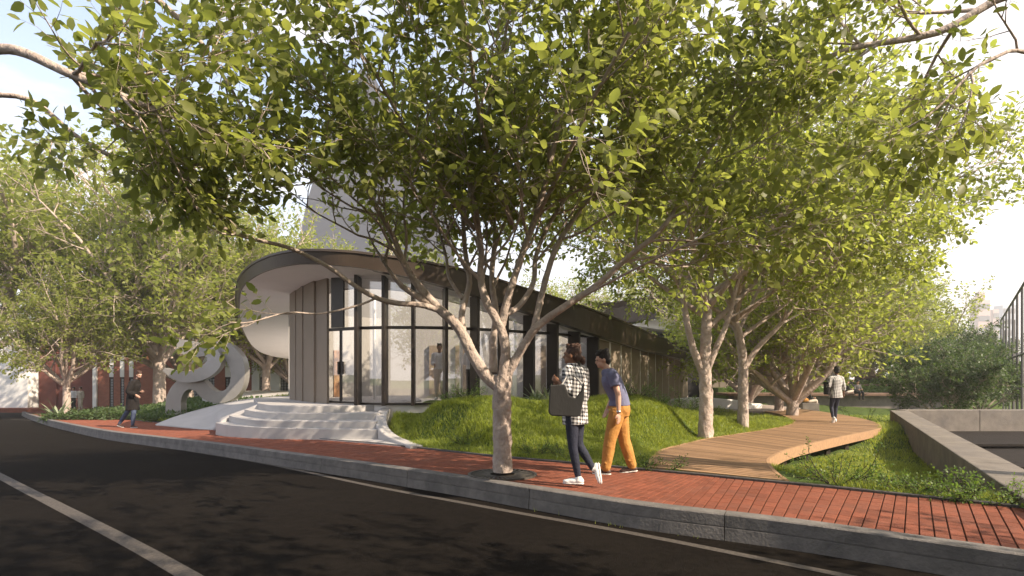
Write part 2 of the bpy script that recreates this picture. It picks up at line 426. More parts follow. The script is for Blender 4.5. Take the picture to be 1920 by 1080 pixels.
def hz(x, y):
    x = np.asarray(x, dtype=float); y = np.asarray(y, dtype=float)
    d = y - y_edge(x)
    ramp = smooth(0.0, 1.7, d)
    z = gz(x, y)
    m = 0.84 * np.exp(-((x + 0.9) / 2.2) ** 2 - ((y - 12.5) / 2.0) ** 2)
    m += 0.66 * np.exp(-((x - 2.9) / 1.7) ** 2 - ((y - 13.4) / 2.1) ** 2)
    m += 0.30 * np.exp(-((x - 0.9) / 2.5) ** 2 - ((y - 14.0) / 1.6) ** 2)
    m += 0.40 * np.exp(-((x - 4.9) / 1.7) ** 2 - ((y - 14.8) / 2.4) ** 2)
    rx = np.interp(y, RIM_Y, RIM_X)
    side = np.maximum(0, np.interp(y, RIM_Y, RIM_Z) - .04 - z) * (1 - smooth(-2.2, -.6, x)) * (y < 17.6) * (y > 11.6)
    m = np.maximum(m * ramp * smooth(rx + .15, rx + 1.3, x), side * smooth(rx + .20, rx + .42, x))
    z = z + m
    # bank west of the entrance
    rise = 0.62 * smooth(0.5, 7, d) * smooth(-25, -17, x) * (1 - smooth(-6, -3, x))
    m3 = 0.50 * np.exp(-((x + 9.0) / 3.0) ** 2 - ((y - 22.0) / 2.6) ** 2)
    z = z + rise + m3
    # lawn right of the boardwalk lies lower
    low = smooth(2.9, 5.0, x) * smooth(0.3, 4.5, d) * (1 - smooth(13, 16, y))
    z = z - 0.42 * low
    # sunken yard in front of the terrace wall
    sk = smooth(9.5, 12, x) * smooth(17, 21, y) * (1 - smooth(34.7, 35.3, y))
    z = z - 0.75 * sk
    # pool side of the concrete wall
    n = Vector((W1b.y - W1a.y, -(W1b.x - W1a.x))).normalized()
    dist = (x - W1a.x) * n.x + (y - W1a.y) * n.y
    pool = smooth(0.15, 0.45, dist) * smooth(0.9, 2.0, d) * (1 - smooth(19.4, 19.7, y))
    z = z * (1 - pool) + (-0.95) * pool
    z = z + 0.02 * np.sin(x * 2.1 + y) * np.sin(y * 1.7 - x * 0.6) * ramp
    w = np.zeros_like(z)
    for mx_, my_, hw in DM:
        dd = np.sqrt((x - mx_) ** 2 + (y - my_) ** 2); w = np.maximum(w, 1 - smooth(hw + .02, hw + .9, dd))
    w = w * (y > y_edge(x) + .05)
    z = np.where(w > 0, z * (1 - w) + np.minimum(z, gz(x, y) - .035) * w, z)
    return z
def hzf(x, y): return float(hz(x, y))
def on(px, Y):
    x = (px - 960) / F * Y
    return Vector((x, Y, hzf(x, Y)))

def grid_sheet(name, xs, ts, yfun, zfun, m, parent=None):
    nx, nt_ = len(xs), len(ts)
    Xg = np.repeat(np.array(xs)[:, None], nt_, 1)
    Yg = yfun(Xg, np.repeat(np.array(ts)[None, :], nx, 0))
    Zg = zfun(Xg, Yg)
    v = np.stack([Xg, Yg, Zg], -1).reshape(-1, 3)
    i = np.arange(nx - 1)[:, None] * nt_ + np.arange(nt_ - 1)[None, :]
    f = np.stack([i, i + nt_, i + nt_ + 1, i + 1], -1).reshape(-1)
    me = np_mesh(name, v, np.full((nx - 1) * (nt_ - 1), 4), f, m)
    return link_mesh(name, me, None, parent, True)

# base ground far away
xs = np.concatenate([np.linspace(-900, -100, 12)[:-1], np.linspace(-100, 100, 50), np.linspace(100, 900, 12)[1:]])
ys = np.concatenate([np.linspace(-200, -20, 6)[:-1], np.linspace(-20, 90, 45), np.linspace(90, 1500, 14)[1:]])
tag(grid_sheet('ground', xs, ys, lambda X, T: T, lambda X, Y: gz(X, Y) - 1.6, M_soil), kind='structure')
# road
xs = np.concatenate([np.linspace(-90, -34, 15)[:-1], np.linspace(-34, 14, 97), np.linspace(14, 60, 10)[1:]])
ts = np.concatenate([np.linspace(-30, -2, 8)[:-1], np.linspace(-2, 30, 65), np.linspace(30, 60, 16)[1:]])
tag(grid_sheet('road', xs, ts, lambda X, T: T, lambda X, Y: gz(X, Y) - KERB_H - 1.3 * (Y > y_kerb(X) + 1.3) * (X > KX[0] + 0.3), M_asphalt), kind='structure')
# garden
xs = np.concatenate([np.linspace(-90, -30, 14)[:-1], np.linspace(-30, 18, 321), np.linspace(18, 60, 22)[1:]])
ts = np.concatenate([np.linspace(0, 14, 95)[:-1], np.linspace(14, 36, 70)[:-1], np.linspace(36, 70, 20)])
tag(grid_sheet('lawn', xs, ts, lambda X, T: y_edge(X) + T + 0.03, lambda X, Y: hz(X, Y), M_soil), kind='structure')

# sidewalk bed
sx = np.linspace(KX[0] + 0.05, KX[-1], 260)
v = []; fcs = []
mbs = MB()
for i, x in enumerate(sx):
    yk, ye = float(y_kerb(x)), float(y_edge(x))
    ye = max(ye, yk + 0.02)
    for k in range(9):
        yy = yk + (ye - yk) * k / 8
        mbs.v.append((x, yy, float(gz(x, yy)) - 0.013))
    if i:
        for k in range(8):
            a = (i - 1) * 9 + k
            mbs.f.append((a, a + 9, a + 10, a + 1))
sidewalk = mbs.build('sidewalk', M_mortar); tag(sidewalk, kind='structure')

# arclength resample of the kerb line
def resample(P, step):
    out = [P[0].copy()]; acc = 0
    for i in range(len(P) - 1):
        a, b = P[i], P[i + 1]; L = (b - a).length
        while L > 1e-9 and acc + L >= step:
            t = (step - acc) / L; a = a.lerp(b, t); out.append(a.copy()); L = (b - a).length; acc = 0
        acc += L
    return out
kr = resample(kerb_w, 0.104)
def nrm(P, i):
    t = P[min(i + 3, len(P) - 1)] - P[max(i - 3, 0)]
    return Vector((-t.y, t.x, 0)).normalized()
rows = []
for i, p in enumerate(kr):
    n = nrm(kr, i)
    if n.y < 0: n = -n
    # march until the edging line is met
    t = 0.0
    while t < 9 and (p.y + n.y * t) < float(y_edge(p.x + n.x * t)) - 0.0: t += 0.05
    rows.append((p, n, t))
bricks = []
J, J2 = 0.0055, 0.0018
for i in range(len(rows) - 1):
    (p0, n0, t0), (p1, n1, t1) = rows[i], rows[i + 1]
    if p0.x > 8.5 or t0 < 0.3: continue
    tm = min(t0, t1); k = max(1, round(tm / 0.208))
    along = (p1 - p0); along.z = 0
    L = along.length; al = along / L
    for j in range(k):
        a0, a1 = t0 * j / k, t0 * (j + 1) / k; b0, b1 = t1 * j / k, t1 * (j + 1) / k
        q4 = [p0 + n0 * (a0 + J2) + al * J, p1 + n1 * (b0 + J2) - al * J, p1 + n1 * (b1 - J2) - al * J, p0 + n0 * (a1 - J2) + al * J]
        bricks.append(q4)
def brick_add(mb, q4, rng):
    zt = rng.uniform(-0.0015, 0.0015)
    cx = sum(p.x for p in q4) / 4; cy = sum(p.y for p in q4) / 4
    e = 0.004
    tilt = [rng.uniform(-0.0012, 0.0012) for _ in q4]
    base = [(p.x, p.y, float(gz(p.x, p.y)) - 0.02) for p in q4]
    mid = [(p.x, p.y, float(gz(p.x, p.y)) - 0.004 + zt) for p in q4]
    top = []
    for p, t in zip(q4, tilt):
        d = Vector((cx - p.x, cy - p.y)); d = d / max(d.length, 1e-6) * e * 1.3
        top.append((p.x + d.x, p.y + d.y, float(gz(p.x, p.y)) + zt + t))
    fs = [(8, 9, 10, 11)]
    for i in range(4):
        j = (i + 1) % 4
        fs += [(i, j, 4 + j, 4 + i), (4 + i, 4 + j, 8 + j, 8 + i)]
    mb.add(base + mid + top, fs)
rng = random.Random(3)
def vis_size(q4):
    c = sum(q4, Vector()) / 4
    if c.y < 0.5: return 0
    px = 960 + c.x / c.y * F; py = 700 + (H - c.z) / c.y * F
    if not (-10 < px < 1930 and py < 1090): return 0
    return 1 / c.y
bricks.sort(key=vis_size, reverse=True)
rest = MB()
for i, b in enumerate(bricks):
    if i < 300:
        mb = MB(); brick_add(mb, b, rng); mb.build('brick', M_brick, sidewalk)
    else: brick_add(rest, b, rng)
o = rest.build('brick_paving', M_brick, sidewalk); o['kind'] = 'stuff'

# kerb stones
kerb = empty('kerb', kind='structure')
ks = resample(kerb_w, 0.05)
seg = 44
for i0 in range(0, len(ks) - 2, seg):
    P = ks[i0:min(i0 + seg + 1, len(ks))]
    if len(P) < 4: continue
    P = [P[k] for k in range(0, len(P), 4)] + ([P[-1]] if (len(P) - 1) % 4 else [])
    if P[0].x > 9: continue
    mb = MB(); prof = [(0.0, -0.30), (0.0, 0.008), (-0.006, 0.012), (-0.165, 0.012), (-0.178, 0.002), (-0.181, -0.104), (-0.172, -0.108), (-0.172, -0.113), (-0.184, -0.118), (-0.20, -0.30)]
    for k, p in enumerate(P):
        ii = min(i0 + k * 4, len(ks) - 1); n = nrm(ks, ii)
        if n.y < 0: n = -n
        pe = p
        tt = (P[1] - P[0]).normalized() * 0.004 if k == 0 else ((P[-2] - P[-1]).normalized() * 0.004 if k == len(P) - 1 else Vector())
        for (o_, z_) in prof:
            w = pe + n * (o_ - 0.004) + tt
            mb.v.append((w.x, w.y, float(gz(w.x, w.y)) + z_ + 0.004 * math.sin(i0)))
        if k:
            m_ = len(prof)
            for j in range(m_ - 1):
                a = (k - 1) * m_ + j
                mb.f.append((a, a + 1, a + m_ + 1, a + m_))
    m_ = len(prof); mb.f.append(tuple(range(m_))); e_ = (len(P) - 1) * m_; mb.f.append(tuple(range(e_, e_ + m_))[::-1])
    mb.build('kerb_stone', M_kerb, kerb)

# edging strip
edging = empty('edging', kind='structure')
es = resample(edge_w, 0.1)
for i0 in range(0, len(es) - 2, 12):
    P = es[i0:min(i0 + 13, len(es))]
    if len(P) < 3 or P[0].x > 9: continue
    mb = MB()
    for k, p in enumerate(P):
        n = nrm(es, i0 + k)
        if n.y < 0: n = -n
        for (o_, z_) in ((-0.035, -0.05), (-0.033, 0.022), (-0.028, 0.027), (0.045, 0.027), (0.05, 0.022), (0.052, -0.05)):
            w = p + n * o_
            mb.v.append((w.x, w.y, float(gz(w.x, w.y)) + z_))
        if k:
            for j in range(5):
                a = (k - 1) * 6 + j; mb.f.append((a, a + 6, a + 7, a + 1))
    mb.f.append((0, 1, 2, 3, 4, 5)); e_ = (len(P) - 1) * 6; mb.f.append(tuple(range(e_, e_ + 6))[::-1])
    mb.build('edging_stone', M_edge, edging)

# painted lines on the road
def strip(name, P, w):
    P = resample(catmull(P, 8), 0.25); mb = MB()
    for k, p in enumerate(P):
        n = nrm(P, k)
        for s_ in (-w / 2, w / 2):
            a = p + n * s_; mb.v.append((a.x, a.y, float(gz(a.x, a.y)) - KERB_H + 0.004))
        if k: mb.f.append((2 * k - 2, 2 * k - 1, 2 * k + 1, 2 * k))
    return tag(mb.build(name, M_paint), kind='structure')
strip('edge_marking', [at(*p, -KERB_H) for p in [(20, 786), (70, 790), (130, 805), (200, 820), (280, 832), (350, 845), (500, 870), (700, 912), (960, 960), (1210, 1005), (1560, 1075), (2000, 1165)]], 0.10)
strip('lane_marking', [at(*p, -KERB_H) for p in [(-60, 862), (0, 893), (75, 932), (150, 970), (250, 1022), (350, 1078), (450, 1140), (600, 1250)]], 0.15)

# ------------------------------------------------------------------ boardwalk
# walk along and place boards of about 0.13 m
boards = []
acc = 0; prev = 0
def mid(i): return (dl[i] + dr[i]) / 2
samples = [(0)]
for i in range(1, len(dl)):
    acc = max((dl[i] - dl[samples[-1]]).length, (dr[i] - dr[samples[-1]]).length)
    if acc > 0.13 * 1.0: samples.append(i)
# refine by interpolation so boards stay narrow
fine = []
for a, b in zip(samples[:-1], samples[1:]):
    L = ((mid(a) - mid(b)).length); k = max(1, round(L / 0.125))
    for j in range(k):
        t = j / k
        fine.append((dl[a].lerp(dl[b], t), dr[a].lerp(dr[b], t)))
fine.append((dl[samples[-1]], dr[samples[-1]]))
boardwalk = empty('boardwalk', (0, 0, 0), 0, 'curving raised timber boardwalk running from the brick sidewalk between lawns', 'boardwalk')
DZ = 0.02
for i in range(len(fine) - 1):
    (l0, r0), (l1, r1) = fine[i], fine[i + 1]
    if (l1 - l0).length < 1e-4: l1 = l0 + (r1 - r0) * 0.05
    g = 0.08
    a, b, c, d = l0.lerp(l1, g), r0.lerp(r1, g), r0.lerp(r1, 1 - g), l0.lerp(l1, 1 - g)
    mb = MB()
    q8 = [(p.x, p.y, p.z + DZ - 0.04) for p in (a, b, c, d)] + [(p.x, p.y, p.z + DZ) for p in (a, b, c, d)]
    mb.add(q8, [(0, 3, 2, 1), (4, 5, 6, 7), (0, 1, 5, 4), (1, 2, 6, 5), (2, 3, 7, 6), (3, 0, 4, 7)])
    mb.build('board', M_deck, boardwalk)
def fascia(P, side, name):
    P = resample(P, 0.12); mb = MB()
    for k, p in enumerate(P):
        n = nrm(P, k) * side
        for (o_, z_) in ((0.0, DZ + 0.004), (0.05, DZ + 0.004), (0.05, -0.17), (0.0, -0.17)):
            w = p + n * o_; mb.v.append((w.x, w.y, p.z + z_))
        if k:
            for j in range(4):
                a = (k - 1) * 4; mb.f.append((a + j, a + (j + 1) % 4, a + 4 + (j + 1) % 4, a + 4 + j))
    e_ = (len(P) - 1) * 4; mb.f.append((3, 2, 1, 0)); mb.f.append((e_, e_ + 1, e_ + 2, e_ + 3))
    return mb.build(name, M_deck, boardwalk)
fascia(dl, 1, 'edge_board'); fascia(dr, -1, 'edge_board')
def post(p, h=0.6):
    mb = MB(); mb.box((p.x, p.y, p.z - 0.12 - h / 2), (0.09, 0.09, h)); mb.build('post', M_darkwood, boardwalk)
for P, step, s_ in ((dr, 1.35, 1), (dl, 1.7, -1)):
    RR = resample(P, step)
    for k in range(1, len(RR)):
        n = nrm(RR, k); c = RR[k] + n * s_ * 0.12
        post(c)

# ------------------------------------------------------------------ entrance steps, ramp, retaining rim
LAND = 0.55
def lvl(px, py, z):
    Y = (H - z) * F / (py - 700); return Vector(((px - 960) / F * Y, Y, z))
steps = empty('entrance_steps', (0, 0, 0), 0, 'wide curved pale concrete entrance steps rising from brick sidewalk to glass pavilion', 'steps')
step_def = [(0.07, [(404, 792.5), (430, 797), (500, 801.5), (600, 804), (690, 805.5), (707, 805.5)], [0, 0]),
            (0.23, [(429, 779), (450, 784), (500, 788.5), (600, 790), (690, 790.5), (705, 790.5)], 0),
            (0.39, [(458, 767.5), (480, 771.5), (520, 774), (600, 775), (700, 774.5), (713, 774)], 0)]
for z, px, _ in step_def:
    f_ = catmull([lvl(a, b, z) for a, b in px], 6)
    poly = [(p.x, p.y) for p in f_] + [(f_[-1].x, 16.2), (f_[0].x + 0.5, 16.2)]
    mb = MB(); mb.prism(poly, -0.6, z); mb.build('step', M_conc, steps, bevel=0.012)
f_ = catmull([lvl(a, b, LAND) for a, b in [(484, 756), (510, 759.5), (560, 761.5), (620, 761.5), (680, 760), (750, 756.8)]], 6)
poly = [(p.x, p.y) for p in f_] + [(-2.75, 17.0), (-3.6, 20.5), (-8.0, 20.8), (-8.3, 18.0)]
mb = MB(); mb.prism(poly, -0.6, LAND); mb.build('landing', M_conc, steps, bevel=0.012)

ap = [at(398, 806.2, .0), at(500, 815.6, .0), at(600, 824.6, .0), at(700, 832.6, .0), at(770, 839.3, .0)]
poly = [(p.x, p.y) for p in ap] + [(-2.4, 12.6), (-3.0, 14.5), (-7.4, 15.5)]
mb = MB(); mb.prism(poly, -.7, [float(gz(a, b)) + .016 for a, b in poly]); mb.build('apron', M_conc, steps)
# sloping concrete bank beside the steps
fr = [at(292, 796.5, .02), at(330, 800, .02), at(372, 803.5, .02), at(402, 805.5, .02), lvl(409, 797, .0), lvl(432, 781, .19), lvl(461, 769, .36), lvl(488, 757.2, .53), lvl(525, 755.5, .53)]
bk = [at(291, 795.5, .02), q(318, 784.5, 19.3), q(352, 773.5, 20.0), q(392, 762.5, 20.5), q(420, 756, 20.7), q(452, 750, 20.8), q(485, 745.5, 20.7), q(520, 743, 20.4), q(560, 742, 20.0)]
fr = catmull(fr, 4); bk = catmull(bk, 4)
mb = MB(); nk = 8
for a, b in zip(fr, bk):
    for k in range(nk + 1):
        t = k / nk; p = a.lerp(b, t); mb.v.append((p.x, p.y, p.z))
for i in range(len(fr) - 1):
    for k in range(nk):
        a = i * (nk + 1) + k; mb.f.append((a, a + nk + 1, a + nk + 2, a + 1))
o = mb.build('entrance_ramp', M_conc, None, True); tag(o, 'smooth sloping pale concrete bank left of the entrance steps', 'ramp')
sm = o.modifiers.new('thick', 'SOLIDIFY'); sm.thickness = 0.22; sm.offset = -1

# curved rim wall right of the steps
rim_c = [(q(756, 752.5, 15.4), .60), (q(727, 757, 14.9), 0), (q(710, 769, 14.1), 0), (q(704, 786, 13.4), 0), (q(709, 803, 12.8), 0), (q(729, 820, 12.3), 0), (at(772, 837.5, .05), 0)]
RC = resample(catmull([a for a, b in rim_c], 8), 0.12)
mb = MB()
for k, p in enumerate(RC):
    n = nrm(RC, k)
    if n.x < 0: n = -n       # towards the mound
    e = 0.015
    for (o_, z_) in ((0.0, -1.0), (0.0, -e), (e, 0.0), (0.26 - e, 0.0), (0.26, -e), (0.26, -1.0)):
        w = p + n * o_; mb.v.append((w.x, w.y, p.z + z_ if z_ > -0.9 else -0.8))
    if k:
        for j in range(5):
            a = (k - 1) * 6 + j; mb.f.append((a, a + 6, a + 7, a + 1))
mb.f.append((0, 1, 2, 3, 4, 5)); e_ = (len(RC) - 1) * 6; mb.f.append(tuple(range(e_, e_ + 6))[::-1])
tag(mb.build('retaining_wall', M_conc), 'low curved pale concrete wall sweeping down beside the steps round the grass mound', 'wall')

# ------------------------------------------------------------------ pavilion
pav = empty('pavilion', (0, 0, 0), 0, 'teardrop glass pavilion with tilted bronze roof edge, white soffit and vertical fins', 'pavilion')
fac_px = [(545, 18.4), (556, 17.2), (572, 16.3), (590, 15.7), (610, 15.2), (638, 14.8), (674, 14.5), (724, 14.3), (776, 14.3), (833, 14.45), (886, 14.8), (940, 15.3), (986, 15.9), (1030, 16.5),
          (1070, 17.2), (1105, 17.9), (1135, 18.8), (1162, 20), (1187, 21.5), (1208, 23), (1226, 24.6), (1245, 27), (1262, 30), (1276, 33.5), (1290, 38)]
def px_to_xy(px, Y): return Vector(((px - 960) / F * Y, Y, 0))
FC = catmull([px_to_xy(a, b) for a, b in fac_px], 10)
top_px = np.array([400, 443, 500, 560, 600, 618, 668, 723, 773, 832, 892, 980, 1060, 1144, 1171, 1226, 1289, 1300])
top_py = np.array([575, 560, 500, 493, 493, 494.5, 498, 508, 520, 535, 556.5, 580, 606, 635, 642, 656, 671, 674])
def fac_top(p):
    px = 960 + p.x / p.y * F
    if px < 640:
        return 3.93 - max(0, p.y - 14.5) * 0.105 + 0.1
    py = float(np.interp(px, top_px, top_py))
    return H + (700 - py) * p.y / F
def fac_base(p):
    return LAND - 0.035 * max(0, p.y - 17.5)
# roof ring, middle left open as an added well for sunlight
out_px = [(1310, 672, 38), (1292, 657, 33), (1262, 642, 27), (1215, 624, 22.1), (1167, 603, 18.8), (1125, 587, 17.2), (1080, 571, 16.2), (1030, 555, 15.6), (980, 540, 15.2), (925, 522, 14.6), (867, 506, 14.1),
          (820, 496, 13.8), (773, 487, 13.6), (740, 482.5, 13.5), (711, 479, 13.4), (672, 474, 13.3), (633, 471, 13.2), (594, 469.5, 13.25), (555, 470, 13.5), (517, 477, 14.0), (494, 485, 14.5), (475, 495, 15.1), (460, 507, 15.8), (451, 518, 16.6), (445, 531, 17.7),
          (443, 548, 19.2), (443, 568, 21), (446, 592, 23.5), (455, 615, 26.5), (472, 640, 30.5), (500, 656, 34), (560, 666, 38)]
OUT = [q(a, b, c) for a, b, c in out_px] + [Vector((-9, 43, 2.2)), Vector((0, 46, 2.2)), Vector((9, 46, 2.2)), Vector((13, 43, 2.25))]
OC = catmull(OUT + [OUT[0]], 5)[:-1]
cen = Vector((-1.0, 26, 3.3))
th_px = np.array([440, 470, 520, 600, 700, 800, 900, 1000, 1080, 1167, 1240, 1300, 1400]); th_v = np.array([.26, .30, .31, .31, .35, .45, .55, .62, .66, .70, .70, .65, .5])
def thick(p):
    if p.y > 39: return 0.4
    return float(np.interp(960 + p.x / p.y * F, th_px, th_v))
n_ = len(OC)
mb = MB()
K = 6
for k in range(3):
    t = k / 10
    for p in OC:
        w = p.lerp(cen, t); zz = w.z + 0.10 * min(t, .4)
        mb.v.append((w.x, w.y, zz))
for k in range(2):
    for i in range(n_):
        j = (i + 1) % n_; mb.f.append((k * n_ + i, k * n_ + j, (k + 1) * n_ + j, (k + 1) * n_ + i))
mb.build('roof', M_roof, pav)
# bronze edge band with a thin top lip
mb = MB()
for i, p in enumerate(OC):
    a, b = OC[(i - 1) % n_], OC[(i + 1) % n_]
    t = (b - a); n2 = Vector((t.y, -t.x, 0)).normalized()
    if (p + n2 - cen).length < (p - n2 - cen).length: n2 = -n2
    h = thick(p)
    for (o_, z_) in ((-0.05, 0.035), (0.035, 0.035), (0.035, -0.02), (0.0, -0.03), (-0.06, -h), (-0.30, -h - 0.003)):
        w = p + n2 * o_; mb.v.append((w.x, w.y, w.z + z_))
m_ = 6
for i in range(n_):
    j = (i + 1) % n_
    for k in range(m_ - 1): mb.f.append((i * m_ + k, j * m_ + k, j * m_ + k + 1, i * m_ + k + 1))
mb.build('fascia', M_fascia, pav)
mb = MB()
for k in range(3):
    t = k / 10
    for p in OC:
        n2 = (cen - p); n2.z = 0; n2.normalize()
        w = (p + n2 * 0.12).lerp(cen, t); mb.v.append((w.x, w.y, w.z - thick(p) - 0.006 - 0.0 * t))
for k in range(2):
    for i in range(n_):
        j = (i + 1) % n_; mb.f.append((k * n_ + j, k * n_ + i, (k + 1) * n_ + i, (k + 1) * n_ + j))
for i in range(n_):  # upstand round the added roof opening
    j = (i + 1) % n_; p, r = OC[i].lerp(cen, .2), OC[j].lerp(cen, .2); b_ = len(mb.v)
    pi, pj = OC[i], OC[j]
    mb.v += [(p.x, p.y, p.z + .05), (r.x, r.y, r.z + .05), (r.x, r.y, r.z - thick(pj) - .03), (p.x, p.y, p.z - thick(pi) - .03)]; mb.f.append((b_, b_ + 1, b_ + 2, b_ + 3))
mb.build('soffit', M_soffit, pav)
# floor slab and plinth
poly = [(p.x, p.y + .02) for p in FC[::4]] + [(12, 43), (0, 45), (-8.5, 42), (-9.5, 30), (-8.3, 22)]
zz = [fac_base(Vector((a, b, 0))) for a, b in poly]
mb = MB(); mb.prism(poly, -2.2, [z + 0.004 for z in zz]); mb.build('floor_slab', M_floor, pav)

def fac_at(px):
    best = min(range(len(FC)), key=lambda i: abs((960 + FC[i].x / FC[i].y * F) - px))
    i0 = max(best - 1, 0); i1 = min(best + 1, len(FC) - 1)
    for i in range(i0, i1):
        a, b = FC[i], FC[i + 1]; pa, pb = 960 + a.x / a.y * F, 960 + b.x / b.y * F
        if (pa - px) * (pb - px) <= 0 and pa != pb:
            t = (px - pa) / (pb - pa); return a.lerp(b, t), i
    return FC[best].copy(), best
def fac_nrm(i):
    t = FC[min(i + 4, len(FC) - 1)] - FC[max(i - 4, 0)]
    n = Vector((t.y, -t.x, 0)).normalized()
    return n
def fin(px, depth, w, m, name='fin', zlo=None, yaw=0.0):
    p, i = fac_at(px); n = fac_nrm(i)
    if yaw: n = Matrix.Rotation(yaw, 3, 'Z') @ n
    c = p + n * (depth / 2 - 0.08); top = fac_top(p) + 0.10; lo = fac_base(p) if zlo is None else zlo
    mb = MB(); mb.box((c.x, c.y, (top + lo) / 2), (depth, w, top - lo), math.atan2(n.y, n.x))
    return mb.build(name, m, pav, bevel=0.006)
TRZ = 2.57
# broad taupe fins on the west flank
for (xa, ya), (xb, yb) in (((545, 17.6), (555.5, 16.9)), ((555, 17.05), (568.5, 16.25)), ((568, 16.4), (590.5, 15.45)), ((590, 15.6), (615, 15.0))):
    pa, pb = px_to_xy(xa, ya), px_to_xy(xb, yb); t = pb - pa; m_ = (pa + pb) / 2; top = fac_top(m_) + .14; lo = LAND
    mb = MB(); mb.box((m_.x, m_.y, (top + lo) / 2), (t.length, .07, top - lo), math.atan2(t.y, t.x)); mb.build('wall_panel', M_taupe, pav, bevel=.006)
pa, pb = px_to_xy(622, 14.92), px_to_xy(645, 14.70); t = pb - pa; m_ = (pa + pb) / 2
mb = MB(); mb.box((m_.x, m_.y, (TRZ + 3.93) / 2), (t.length, .05, 3.93 - TRZ), math.atan2(t.y, t.x)); mb.build('fin', M_bronze, pav)
DARK = [674, 724, 776, 833, 886, 938, 986, 1030, 1070, 1105]
for px in DARK: fin(px, 0.43, 0.08, M_bronze, yaw=R(20) if px == 674 else (R(8) if px == 724 else 0))
# taupe wall panels on the east flank
east = [1119, 1140, 1161, 1180, 1197, 1212, 1226, 1239, 1251, 1262, 1271, 1279, 1287]
for a, b in zip(east[:-1], east[1:]):
    pa, ia = fac_at(a); pb, ib = fac_at(b)
    n = Vector((pb.y - pa.y, -(pb.x - pa.x), 0)).normalized()
    pb2 = pb + n * 0.05; t = (pb2 - pa).normalized(); m_ = (pa + pb2) / 2
    L = (pb2 - pa).length - 0.10; top = (fac_top(pa) + fac_top(pb)) / 2 + 0.03; lo = fac_base(pb) - .1
    mb = MB(); mb.box((m_.x, m_.y, (top + lo) / 2), (L, 0.06, top - lo), math.atan2(t.y, t.x)); mb.build('wall_panel', M_taupe, pav, bevel=0.006)
for k_, px in enumerate(east[1:-1]):  # pale strips painted as light showing through the panel joints
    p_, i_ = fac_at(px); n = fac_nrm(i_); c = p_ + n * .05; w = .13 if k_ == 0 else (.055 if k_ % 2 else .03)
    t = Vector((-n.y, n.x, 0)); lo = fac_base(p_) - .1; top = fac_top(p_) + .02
    mb = MB(); mb.box((c.x, c.y, (top + lo) / 2), (w, .05, top - lo), math.atan2(t.y, t.x)); mb.build('lit_slit_strip', M_white, pav)
# glazing between the fins, upper and lower panes, transom
TR = 2.53
gpx = [612] + DARK + [1124]
def pane(px0, px1, z0f, z1f, name='pane'):
    a, i = fac_at(px0); b, j = fac_at(px1)
    mb = MB(); n = Vector((b.y - a.y, -(b.x - a.x), 0)).normalized() * 0.012
    za0, za1, zb0, zb1 = z0f(a), z1f(a), z0f(b), z1f(b)
    vs = [(p.x + s * n.x, p.y + s * n.y, z) for s in (-1, 1) for p, z in ((a, za0), (b, zb0), (b, zb1), (a, za1))]
    mb.add(vs, [(3, 2, 1, 0), (4, 5, 6, 7), (0, 1, 5, 4), (1, 2, 6, 5), (2, 3, 7, 6), (3, 0, 4, 7)])
    return mb.build(name, M_glass, pav)
for a, b in zip(gpx[:-1], gpx[1:]):
    pane(a, b, lambda p: TR + 0.0, lambda p: fac_top(p) + 0.06)
    if a != 612:
        pane(a, b, lambda p: fac_base(p), lambda p: TR)
# thin frames at each pane joint and base rail
for k, (a, b) in enumerate(zip(gpx[:-1], gpx[1:])):
    pa, _ = fac_at(a); pb, _ = fac_at(b); t = pb - pa
    for z, h in ((TR, 0.075), (fac_base(pa) + 0.03, 0.05)):
        if a == 612 and z < 1: continue
        m_ = (pa + pb) / 2; mb = MB(); mb.box((m_.x, m_.y, z), (t.length, 0.10, h), math.atan2(t.y, t.x)); mb.build('transom' if z > 1 else 'bottom_rail', M_bronze, pav)
# double glass door under the transom
pa, _ = fac_at(612); pb, _ = fac_at(668); ex = (pb - pa); L = ex.length; ex.normalize()
door = MB()
for k in range(2):
    a = pa + ex * (L * k / 2 + 0.01); b = pa + ex * (L * (k + 1) / 2 - 0.01); m_ = (a + b) / 2; rz = math.atan2(ex.y, ex.x); w = (b - a).length
    mb = MB(); mb.box((m_.x, m_.y, (LAND + TR) / 2), (w, 0.02, TR - LAND - 0.09), rz); d = mb.build('door', M_glass, pav)
    mb = MB()
    for c, ww, hh in ((a + ex * .015, .03, None), (b - ex * .015, .03, None)): mb.box((c.x, c.y, (LAND + TR) / 2), (ww, 0.035, TR - LAND - .08), rz)
    mb.box((m_.x, m_.y, LAND + .045), (w, .035, .06), rz)
    mb.build('door_frame', M_bronze, d)
    hcn = (b if k == 0 else a) + ex * (-0.07 if k == 0 else 0.07) + Vector((0.0, -0.04, 0))
    mb = MB(); mb.box((hcn.x, hcn.y, LAND + .95), (.05, .04, .34), rz); mb.build('handle', M_bronze, d)
